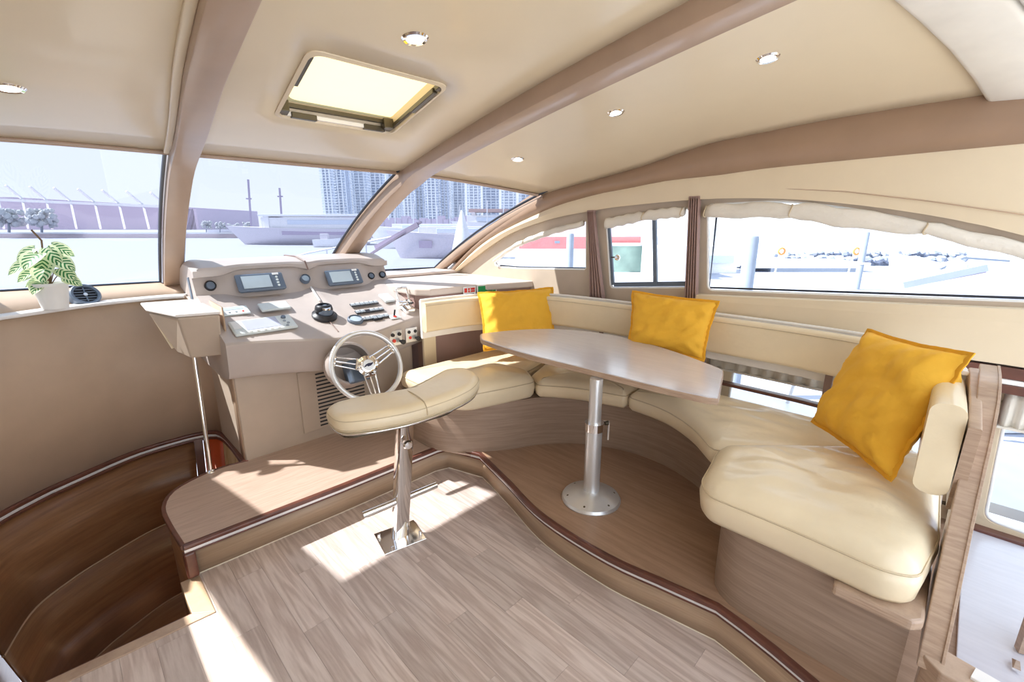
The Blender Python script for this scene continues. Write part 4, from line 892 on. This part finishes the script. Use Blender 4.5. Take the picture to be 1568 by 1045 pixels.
# curved end post: slab in plane y ~ -.13, profile in x,z
pe = [(1.625, .44), (1.70, .56), (1.80, .68), (1.90, .80), (1.985, .93), (2.04, 1.03), (2.10, 1.10), (2.19, 1.155), (2.34, 1.185), (2.55, 1.188)]
pi_ = [(2.55, 1.12), (2.30, 1.10), (2.22, 1.04), (2.16, .95), (2.10, .84), (2.04, .70), (1.98, .56), (1.93, .44)]
E1 = smoothpath(pe, 26); E2 = smoothpath(pi_, 22)
loop = [(p.x, p.y) for p in E1 + E2]
sheet(loop, [], -.090, -.145, 'end_post', 'post_wood', sf, plane='y', bevel=.004)
MB().sweep([V((p.x - .004, -.143, p.y + .002)) for p in E1], rr(.003, .008, .001), up=(0, 1, 0)).build('post_edging', 'post_wood', sf)
# aft end panel below the post and side locker top
ept = thing('end_cabinet', (1.7, -.35, 0), 'low wooden cabinet end beyond the sofa at the right edge', 'cabinet')
MB().prism([(1.64, -.10), (1.60, -.14), (1.56, -.6), (1.62, -.6), (1.70, -.2), (1.72, -.10)], .0, .475).build('end_panel', 'post_wood', ept, bevel=.005)
MB().sweep([V((1.66, -.205, .478)), V((1.64, -.3, .478)), V((1.60, -.45, .478)), V((1.56, -.62, .478))], rr(.05, .012, .003)).build('top_edge', 'rail_white', ept)
wd_ = thing('locker_top', (2.6, -.5, .2), 'wide wooden locker top with painted sky sheen below the low window at the right edge', 'shelf')
MB().prism([(1.74, -.205), (3.12, -.205), (3.12, -1.3), (1.70, -1.3)], .145, .215).build('board', 'table_wood_sheen', wd_, bevel=.003)
cp = hz(1557, 1016, .24)
MB().box(cp + V((.14, -.10, .06)), (.03, .20, .16), Matrix.Rotation(math.radians(20), 3, 'Z')).build('divider', 'post_wood', wd_); MB().box(cp + V((0, .0, -.01)), (.05, .02, .008)).build('hinge', 'chrome', wd_)

# ------------------------------------------------------------------ yellow cushions
def pillow(TL, TR, BR, BL, th, lab, seed):
    c = (TL + TR + BR + BL) / 4; nrm = (TR - TL).cross(BL - TL).normalized(); n = 30
    if nrm.dot(CO - c) < 0: nrm = -nrm
    t = thing('scatter_cushion', (BL + BR) / 2, lab, 'cushion', 'yellow scatter cushions on the sofa')
    def P_(a, b, sgn):
        u, v = (a + 1) / 2, (b + 1) / 2; p = TL.lerp(TR, u).lerp(BL.lerp(BR, u), v)
        inw = 1 - .06 * (1 - a * a) * b * b - .06 * (1 - b * b) * a * a; p = c + (p - c) * inw
        h = ((1 - a ** 4) * (1 - b ** 4)) ** .6 * th / 2
        w_ = .018 * noise.noise(V((a * 2.4 + seed, b * 2.4, sgn))) + .014 * noise.noise(V((a * 6 + b * 5, b * 2 - a * 2 + seed, sgn * 2)))
        cr_ = (1 - min(1, math.hypot(1 - abs(a), 1 - abs(b)) / .7)) * .016 * math.sin(14 * (abs(a) - abs(b)) + seed)
        edge_ = .004 * math.sin(9 * a + seed) * abs(b) ** 8 + .004 * math.sin(9 * b + seed) * abs(a) ** 8
        return p + nrm * (sgn * (h + (w_ + cr_) * min(1, h / (th * .2))) + edge_)
    g = lambda sgn: [[P_(-1 + 2 * i / n, -1 + 2 * j / n, sgn) for i in range(n + 1)] for j in range(n + 1)]
    b = MB(); b.loft(g(1)); b.loft([r[::-1] for r in g(-1)]); b.build('cover', 'yellow', t, smooth=True)
    ring = []
    for i in range(n): ring.append((-1 + 2 * i / n, -1))
    for i in range(n): ring.append((1, -1 + 2 * i / n))
    for i in range(n): ring.append((1 - 2 * i / n, 1))
    for i in range(n): ring.append((-1, 1 - 2 * i / n))
    R_ = [P_(a, bq, 0) for a, bq in ring]; R_ = [p + (p - c).normalized() * .004 + nrm * .0025 * math.sin(i * 2.1) for i, p in enumerate(R_)]
    MB().sweep(R_, rr(.020, .006, .002), up=nrm, loop=True).build('hem', 'yellow_hem' if seed else 'yellow', t, smooth=True)
    return t
pillow(at(733, 449, 3.62), at(846, 441, 3.78), at(850, 528, 3.60), at(742, 536, 3.36), .15, 'yellow square cushion at the forward corner of the sofa, partly sunlit', 1)
pillow(hx(969, 447, 2.84), hx(1099, 463, 2.84), hx(1076, 551, 2.70), hx(963, 528, 2.70), .13, 'yellow square cushion upright against the middle of the backrest behind the table', 2)
pillow(hx(1330, 507, 2.66), hx(1487, 544, 2.30), hz(1362, 733, .81), hz(1245, 645, .79), .17, 'large yellow square cushion leaning in the aft corner nearest the camera', 3)

# ------------------------------------------------------------------ outside: water, quay, towers, boats
mat('water', (.35, .375, .46), .55, bump=.4, bscale=.8)
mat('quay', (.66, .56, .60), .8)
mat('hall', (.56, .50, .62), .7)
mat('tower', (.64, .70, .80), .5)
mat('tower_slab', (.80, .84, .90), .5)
mat('tower_dark', (.56, .63, .76), .4)  # tower colours paled so distance haze sits in the paint
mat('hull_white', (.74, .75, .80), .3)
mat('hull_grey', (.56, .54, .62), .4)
mat('hull_mauve', (.38, .33, .46), .5)  # mauve grey for wiper, masts and dark boat windows
mat('ship_red', (.74, .22, .22), .5)
mat('hull_green', (.30, .42, .35), .5, var=.3, vscale=.5)
mat('piling', (.25, .29, .36), .6)
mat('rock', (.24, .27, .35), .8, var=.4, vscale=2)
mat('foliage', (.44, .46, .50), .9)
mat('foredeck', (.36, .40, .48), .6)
mat('awning', (.45, .33, .33), .8)
mat('orange', (.85, .30, .08), .6)
WZ = -1.8
tag(MB().box((150, 500, WZ - .5), (3000, 3000, 1)).build('sea', 'water'), kind='structure')
struct(sheet([(-.45, 4.62), (3.05, 4.62), (3.0, 5.4), (2.4, 7.2), (1.5, 9.0), (1.1, 9.0), (.2, 7.2), (-.4, 5.4)], [], .98, 1.05, 'foredeck', 'foredeck', plane='z'))
def pbox(b, u0, u1, vt, vb, d, dep=None, z0=None):
    a, c = at(u0, 345, d), at(u1, 345, d); zt = at((u0 + u1) / 2, vt, d).z; zb = at((u0 + u1) / 2, vb, d).z if z0 is None else z0
    fw = V((.7071, .7071, 0)); rt = V((.7071, -.7071, 0)); dep = dep or (a - c).length * .6
    R_ = Matrix((rt, fw, V((0, 0, 1)))).transposed(); m = (a + c) / 2 + fw * dep / 2; m.z = (zt + zb) / 2
    b.box(m, ((a - c).length, dep, abs(zt - zb)), R_); return b
def base(u, d): p = at(u, 345, d); p.z = WZ; return p
qy = thing('quay', base(200, 140), 'long low pinkish quay across the water beyond the windscreen', 'quay')
pbox(MB(), -260, 700, 358, 0, 140, 14, z0=WZ).build('wall', 'quay', qy); pbox(MB(), -260, 700, 356, 358.5, 139.5, 1).build('coping', 'hull_white', qy)
hl_ = thing('waterfront_hall', base(120, 160), 'long low mauve hall with raking white masts beyond the left window', 'building')
b = MB()
for u in range(-120, 300, 30): pbox(b, u, u + 30, 302 + .06 * max(0, u), 352, 160, 40)
b.build('wall', 'hall', hl_); pbox(MB(), 283, 304, 320, 352, 160, 30).build('end_block', 'hall', hl_)
for k in range(9):
    u = -40 + k * 37; v = 303 + .05 * max(u, 0)
    MB().bar(at(u, v, 158), at(u - 26, v - 21, 152), .5).build('mast', 'hull_white', hl_); MB().bar(at(u, v, 158), at(u + 9, 350, 150), .55).build('strut', 'hull_white', hl_)
MB().bar(at(-100, 302, 157), at(283, 318, 157), .8).build('eave', 'hull_white', hl_)
def tree(u, d, h_px, w_px, lab):
    t = thing('tree', base(u, d), lab, 'tree', 'trees along the far quay'); m_ = MB(); c = at(u, 352 - h_px * .55, d); r = w_px / FPX * d / 2; hh = h_px / FPX * d * .5
    rnd = random.Random(int(u * 7)); 
    for i in range(60):
        o = V((rnd.uniform(-1, 1), rnd.uniform(-1, 1), rnd.uniform(-1, 1))); o = V((o.x * r * .8, o.y * r * .8, o.z * hh * .7)); q = r * rnd.uniform(.12, .26)
        m_.lathe([(.01, -q), (q * .8, -q * .6), (q, 0), (q * .8, q * .6), (.01, q)], c + o, (rnd.random(), rnd.random(), 1), 7)
    m_.build('crown', 'foliage', t); MB().bar(at(u, 356, d), c, r * .12).build('trunk', 'piling', t)
for u, h_, w_ in ((316, 14, 15), (337, 12, 15), (358, 10, 15), (379, 12, 14)): tree(u, 138, h_, w_, 'low dark quay tree seen through the centre pane, %s' % {316: 'leftmost of the row', 337: 'second from the left', 358: 'third from the left', 379: 'rightmost by the mast'}[u])
for u, h_, w_ in ((14, 36, 38), (64, 32, 36)): tree(u, 138, h_, w_, 'tree shape added for the plant reflection in the left window, %s' % ('near the left edge of the picture' if u == 14 else 'above the potted plant'))  # added tree shapes in place of the plant mirrored in the glass
for (u, vt, vb, lab) in ((380, 275, 350, 'taller thin mast seen through the centre pane'), (428, 288, 330, 'shorter thin mast above the ferry roof')):
    t = thing('mast', base(u, 120), lab, 'mast'); MB().bar(base(u + 3, 120), at(u, vt, 120), .35).build('pole', 'hull_mauve', t); MB().bar(at(u - 3, (vt + vb) / 2 - 8, 120), at(u + 5, (vt + vb) / 2 - 8, 120), .3).build('spreader', 'hull_mauve', t)
# towers
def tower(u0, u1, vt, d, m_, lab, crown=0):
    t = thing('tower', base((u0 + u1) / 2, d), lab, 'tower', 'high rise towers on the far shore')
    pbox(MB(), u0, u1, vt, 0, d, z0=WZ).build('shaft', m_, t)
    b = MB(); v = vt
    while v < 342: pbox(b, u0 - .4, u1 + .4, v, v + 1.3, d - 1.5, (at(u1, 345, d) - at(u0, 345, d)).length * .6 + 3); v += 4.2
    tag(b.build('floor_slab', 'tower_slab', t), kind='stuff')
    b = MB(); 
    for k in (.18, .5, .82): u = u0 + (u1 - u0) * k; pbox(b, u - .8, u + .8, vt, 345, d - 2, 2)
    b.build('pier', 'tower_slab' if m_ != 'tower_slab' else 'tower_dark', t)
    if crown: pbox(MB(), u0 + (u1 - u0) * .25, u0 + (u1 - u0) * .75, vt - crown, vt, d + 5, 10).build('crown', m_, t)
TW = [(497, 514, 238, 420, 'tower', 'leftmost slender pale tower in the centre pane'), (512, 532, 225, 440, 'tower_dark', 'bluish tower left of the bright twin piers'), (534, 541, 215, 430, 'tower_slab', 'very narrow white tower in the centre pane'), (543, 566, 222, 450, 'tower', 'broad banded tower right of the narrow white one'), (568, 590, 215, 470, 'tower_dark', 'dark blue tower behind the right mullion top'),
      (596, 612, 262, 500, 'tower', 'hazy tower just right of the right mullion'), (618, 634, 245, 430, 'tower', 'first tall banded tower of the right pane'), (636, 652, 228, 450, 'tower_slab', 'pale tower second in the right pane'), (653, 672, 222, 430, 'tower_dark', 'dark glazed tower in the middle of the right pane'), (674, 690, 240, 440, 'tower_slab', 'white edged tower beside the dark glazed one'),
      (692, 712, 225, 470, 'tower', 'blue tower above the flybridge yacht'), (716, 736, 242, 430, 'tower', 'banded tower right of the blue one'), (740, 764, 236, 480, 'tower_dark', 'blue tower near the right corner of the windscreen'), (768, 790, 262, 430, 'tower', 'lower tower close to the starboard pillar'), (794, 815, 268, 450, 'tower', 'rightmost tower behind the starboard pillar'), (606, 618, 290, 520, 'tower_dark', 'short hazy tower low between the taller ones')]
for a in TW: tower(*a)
sl = thing('shore_block', base(660, 300), 'low band of trees and sheds under the towers', 'shore'); b = MB()
rnd = random.Random(3)
for u in range(480, 830, 9): pbox(b, u, u + 10, 334 + rnd.uniform(-4, 4), 350, 300, 10, z0=WZ)
b.build('row', 'hall', sl)
# boats
def boat(nm, lab, u0, u1, vw, vd, d, hm, cabins=(), bow=1, windows=(), extra=None):
    """hull between columns u0..u1 (bow towards u1 if bow=1), water line vw, deck line vd, at depth d"""
    d = 2453 / (vw - 345); t = thing(nm, base((u0 + u1) / 2, d), lab, 'boat'); A_, B_ = (u0, u1) if bow > 0 else (u1, u0)
    a = at(A_, 345, d); c = at(B_, 345, d); zd = at((u0 + u1) / 2, vd, d).z; zw = WZ + .02; L_ = c - a; ln = L_.length; ax = L_.normalized(); sd_ = V((-ax.y, ax.x, 0)); W_ = min(ln * .14, 6); rows = []
    for i in range(13):
        f = i / 12; wd = W_ * (1 - max(0, (f - .45) / .55) ** 2.2); fl = .18 * ln * max(0, (f - .7) / .3)
        zz = zd + (zd - zw) * .22 * f * f; c0 = a + ax * ln * f; c1 = a + ax * ln * (f - .12 * max(0, (f - .6) / .4)); r = []
        for s_, w2, zq, cc in ((-1, 1, zz, c0), (-1, .85, (zz + zw) / 2, c0.lerp(c1, .5)), (-1, .45, zw, c1), (1, .45, zw, c1), (1, .85, (zz + zw) / 2, c0.lerp(c1, .5)), (1, 1, zz, c0)):
            r.append(V((cc.x, cc.y, zq)) + sd_ * s_ * wd * w2)
        rows.append(r)
    MB().loft(rows, True, True).build('hull', hm, t, smooth=30)
    for (c0, c1, vt, vb, mm, k) in cabins: pbox(MB(), c0, c1, vt, vb, d - W_ * k * .5, W_ * k).build('cabin' if mm != 'tower_dark' else 'window_band', mm, t, bevel=.05)
    for (c0, c1, vt, vb, mm) in windows: pbox(MB(), c0, c1, vt, vb, d - W_ - .05, .1).build('port_window', mm, t)
    return t
boat('ferry', 'long pale ferry with a flat white roof in the centre pane', 345, 560, 372, 351, 75, 'hull_grey', [(400, 560, 333, 351, 'hull_white', 1.2), (396, 565, 328, 331.5, 'hull_white', 1.6), (440, 550, 337, 344, 'tower_dark', 1.25), (404, 412, 331, 350, 'hull_white', 1.3), (430, 560, 354, 360, 'hull_mauve', 1.9)], bow=-1)
boat('tender', 'small white open boat low beside the right mullion', 478, 520, 376, 367, 45, 'hull_white', [(488, 500, 358, 367, 'hull_grey', 1)], bow=1)
boat('motor_yacht', 'white motor yacht moored bow left in the right pane', 560, 720, 378, 352, 40, 'hull_white', [(600, 700, 343, 353, 'hull_white', 1), (615, 690, 345, 350, 'tower_dark', 1.1)], bow=-1)
boat('grey_yacht', 'large grey hulled yacht with a dark hull window in the right pane', 590, 760, 392, 360, 22, 'hull_grey', [(640, 760, 347, 361, 'hull_white', 1.0), (668, 750, 350, 357, 'tower_dark', 1.1)], bow=-1, windows=[(640, 660, 369, 380, 'hull_mauve')])
boat('flybridge_yacht', 'flybridge yacht with a brownish awning near the starboard pillar', 690, 860, 360, 343, 55, 'hull_white', [(715, 850, 330, 344, 'hull_white', 1.1), (718, 780, 320, 325, 'awning', 1.4), (722, 728, 325, 332, 'hull_white', 1), (730, 840, 333, 339, 'tower_dark', 1.2)], bow=-1)
cs = thing('furled_sail', base(715, 24), 'white cone of a furled sail near the starboard pillar', 'sail')
MB().lathe([(.55, -1.2), (.55, 0), (.35, 1.0), (.06, 2.1)], at(708, 392, 24) + V((0, 0, .2)), (.12, .12, 1), 14).build('cloth', 'hull_white', cs, smooth=40)
for k, (u0, u1, vd) in enumerate(((310, 372, 349), (640, 700, 340), (575, 640, 344), (740, 800, 342))):
    boat('moored_boat', 'small distant white boat %s' % ('left of the ferry bow', 'under the dark glazed tower', 'just right of the right mullion', 'behind the flybridge yacht')[k], u0, u1, vd + 7, vd, 100, 'hull_white', [(u0 + 15, u1 - 18, vd - 5, vd, 'hull_white', 1)], bow=-1)
for k, u in enumerate((604, 632, 668, 688, 703, 745, 770)):
    t = thing('yacht_mast', base(u, 105), 'thin white yacht mast below the towers, %s' % ('farthest left', 'second from the left', 'third from the left', 'in the middle', 'fifth from the left', 'second from the right', 'farthest right')[k], 'mast'); MB().bar(base(u, 105), at(u + 1, 318 - (k * 7) % 12, 105), .22).build('pole', 'hull_white', t)
wip = thing('wiper', hy(562, 392, 4.42), 'mauve grey windscreen wiper outside the right pane', 'wiper')
MB().bar(hy(562, 393, 4.45), hy(645, 340, 3.92), .035, .02).build('arm', 'hull_mauve', wip); MB().bar(hy(575, 380, 4.4), hy(640, 344, 3.93), .02, .05).build('blade', 'hull_mauve', wip)
br_ = thing('bow_rail', (1.6, 6.5, 1.05), 'thin white bow rail rising to the right outside the centre pane', 'rail')
MB().tube([hy(435, 398, 7.0), hy(470, 388, 6.8), hy(500, 382, 6.6), hy(560, 371, 6.2), hy(610, 361, 5.8)], .014, 8).build('tube', 'hull_white', br_)
for (u, v, yy) in ((500, 382, 6.6), (560, 371, 6.2)): p = hy(u, v, yy); MB().tube([p, V((p.x, p.y, 1.0))], .01, 6).build('stanchion', 'hull_white', br_)
# ---- starboard side
sh = thing('red_ship', base(900, 39), 'white ship with a red band beyond the foremost side windows', 'boat')
pbox(MB(), 790, 1062, 381, 0, 39, 6, z0=WZ).build('hull', 'hull_white', sh); pbox(MB(), 795, 1005, 363, 381, 38.9, 6).build('red_band', 'ship_red', sh)
pbox(MB(), 850, 1010, 335, 362.5, 40, 5).build('deckhouse', 'hull_white', sh); pbox(MB(), 850, 858, 369, 373, 38.7, .1).build('plate', 'piling', sh)
for u in (860, 950, 962, 975): pbox(MB(), u, u + 6, 345, 352, 39.9, .1).build('window', 'tower', sh)
def piling(u, w_, vt, vb, d, lab):
    t = thing('mooring_piling', base(u, d), lab, 'piling', 'mooring pilings to starboard'); r = w_ / FPX * d / 2; a = base(u, d); z = at(u, vt, d).z
    MB().lathe([(r, 0), (r, z - WZ), (r * .9, z - WZ + .05), (.01, z - WZ + .06)], a, (0, 0, 1), 18).build('pile', 'piling', t, smooth=40); MB().lathe([(r * 1.15, 0), (r * 1.15, .12), (r, .12)], a + V((0, 0, (z - WZ) * .45)), (0, 0, 1), 18).build('band', 'hull_white', t, smooth=40)
piling(874, 11, 361, 410, 12, 'grey mooring piling in front of the red banded ship'); piling(1154, 20, 366, 430, 9, 'thick blue grey piling at the left of the large side window'); piling(1329, 9, 357, 398, 26, 'slender piling standing on the breakwater side')
gh = thing('green_barge', base(975, 36), 'green hulled workboat alongside seen through the sliding window', 'boat')
pbox(MB(), 935, 1006, 376, 0, 36, 2.4, z0=WZ).build('hull', 'hull_green', gh); pbox(MB(), 935, 1012, 374, 377, 35.8, 2.8).build('gunwale', 'hull_white', gh)
wy = thing('white_cruiser', base(1035, 31), 'white cruiser with railed bridge right of the green barge', 'boat')
pbox(MB(), 1012, 1075, 376, 0, 31, 4, z0=WZ).build('hull', 'hull_white', wy); pbox(MB(), 1008, 1075, 352, 376, 32, 4).build('cabin', 'tower', wy)
for v in (357, 364, 374): MB().bar(at(1006, v, 30.8), at(1076, v, 30.8), .06).build('rail', 'hull_white', wy)
for u in (1012, 1030, 1048, 1066): MB().bar(at(u, 350, 30.8), at(u, 377, 30.8), .06).build('rail_post', 'hull_white', wy)
bc = thing('blue_cruiser', base(1110, 35), 'bluish cabin boat at the left end of the large side window', 'boat')
pbox(MB(), 1080, 1136, 377, 0, 35, 3, z0=WZ).build('hull', 'hull_white', bc); pbox(MB(), 1082, 1132, 350, 377, 35.8, 2.5).build('cabin', 'tower', bc); pbox(MB(), 1082, 1130, 391, 403, 34.8, .2).build('stripe', 'tower_dark', bc)
for v in (361, 368, 375): MB().bar(at(1080, v, 34.5), at(1134, v, 34.5), .07).build('rail', 'hull_white', bc)
dk = thing('floating_dock', base(1250, 36), 'white floating pontoon dock beyond the large side window', 'dock')
pbox(MB(), 1165, 1345, 403, 411, 36, 5).build('deck', 'hull_white', dk); pbox(MB(), 1190, 1335, 411, 0, 36, 5, z0=WZ).build('fender_strip', 'piling', dk)
for u in (1205, 1250, 1296): pbox(MB(), u, u + 4, 392, 404, 36.2, .5).build('bollard', 'hull_white', dk)
rk = thing('breakwater', base(1330, 42), 'low breakwater of dark rocks beyond the large side window', 'breakwater'); rnd = random.Random(5)
for k in range(64):
    u = 1192 + (k % 32) * 9 + rnd.uniform(-3, 3); v = (398 if k < 32 else 390) + rnd.uniform(-3, 2); p = at(u, v, 42 + (0 if k < 32 else 1.2)); r = rnd.uniform(.30, .5); m_ = MB()
    m_.lathe([(.05, -r * .7), (r * .8, -r * .5), (r, 0), (r * .7, r * .45), (.1, r * .6)], p, (rnd.uniform(-.4, .4), rnd.uniform(-.4, .4), 1), 7); m_.build('rock', 'rock', rk)
pbox(MB(), 1185, 1490, 402, 0, 42, 5, z0=WZ).build('mound', 'rock', rk)
for u, lab in ((1197, 'orange lifebuoy post left of the breakwater'), (1312, 'orange lifebuoy post beside the slender piling')):
    t = thing('lifebuoy', base(u, 35.6), lab, 'lifebuoy'); c = at(u, 385, 35.6); MB().tube([c + V((.7071, -.7071, 0)) * .24 * math.cos(a) + V((0, 0, .24 * math.sin(a))) for a in [i * math.pi / 8 for i in range(16)]], .07, 8, loop=True, up=(.7, .7, .1)).build('ring', 'orange', t, smooth=True); MB().bar(base(u, 35.8), at(u, 376, 35.8), .09).build('post', 'hull_white', t)
mb_ = boat('moored_cruiser', 'white motorboat close alongside with a raked windscreen at the right', 1370, 1760, 670, 438, 7.5, 'hull_white', [(1500, 1700, 405, 440, 'hull_white', 1)], bow=-1)
MB().bar(at(1384, 437, 7), at(1512, 410, 6.6), .05, .10).build('screen_frame', 'piling', mb_); MB().bar(at(1400, 437, 7), at(1510, 416, 6.6), .03).build('screen_frame', 'hull_mauve', mb_); MB().bar(at(1440, 412, 7), at(1475, 395, 7), .03).build('bow_rail', 'piling', mb_); MB().bar(at(1475, 395, 7), at(1545, 400, 7), .03).build('bow_rail', 'piling', mb_)
MB().lathe([(.001, 0), (.16, 0), (.14, .08), (.05, .14), (.001, .15)], at(1462, 412, 7), (0, 0, 1), 16).build('light_dome', 'tower', mb_, smooth=40)
sr = thing('side_rail', (4.2, 2.5, .9), 'white tubular guard rail outside the sliding window', 'rail')
MB().tube([(4.15, 4.2, .92), (4.15, .6, .92)], .018, 8).build('top_tube', 'hull_white', sr)
for y_ in (3.6, 2.9, 2.2, 1.5, .8): MB().tube([(4.15, y_, .92), (4.10, y_ + .08, .3)], .014, 8).build('stanchion', 'hull_white', sr)
struct(MB().box((3.75, 1.5, .27), (.9, 7, .06)).build('side_deck', 'hull_white'))
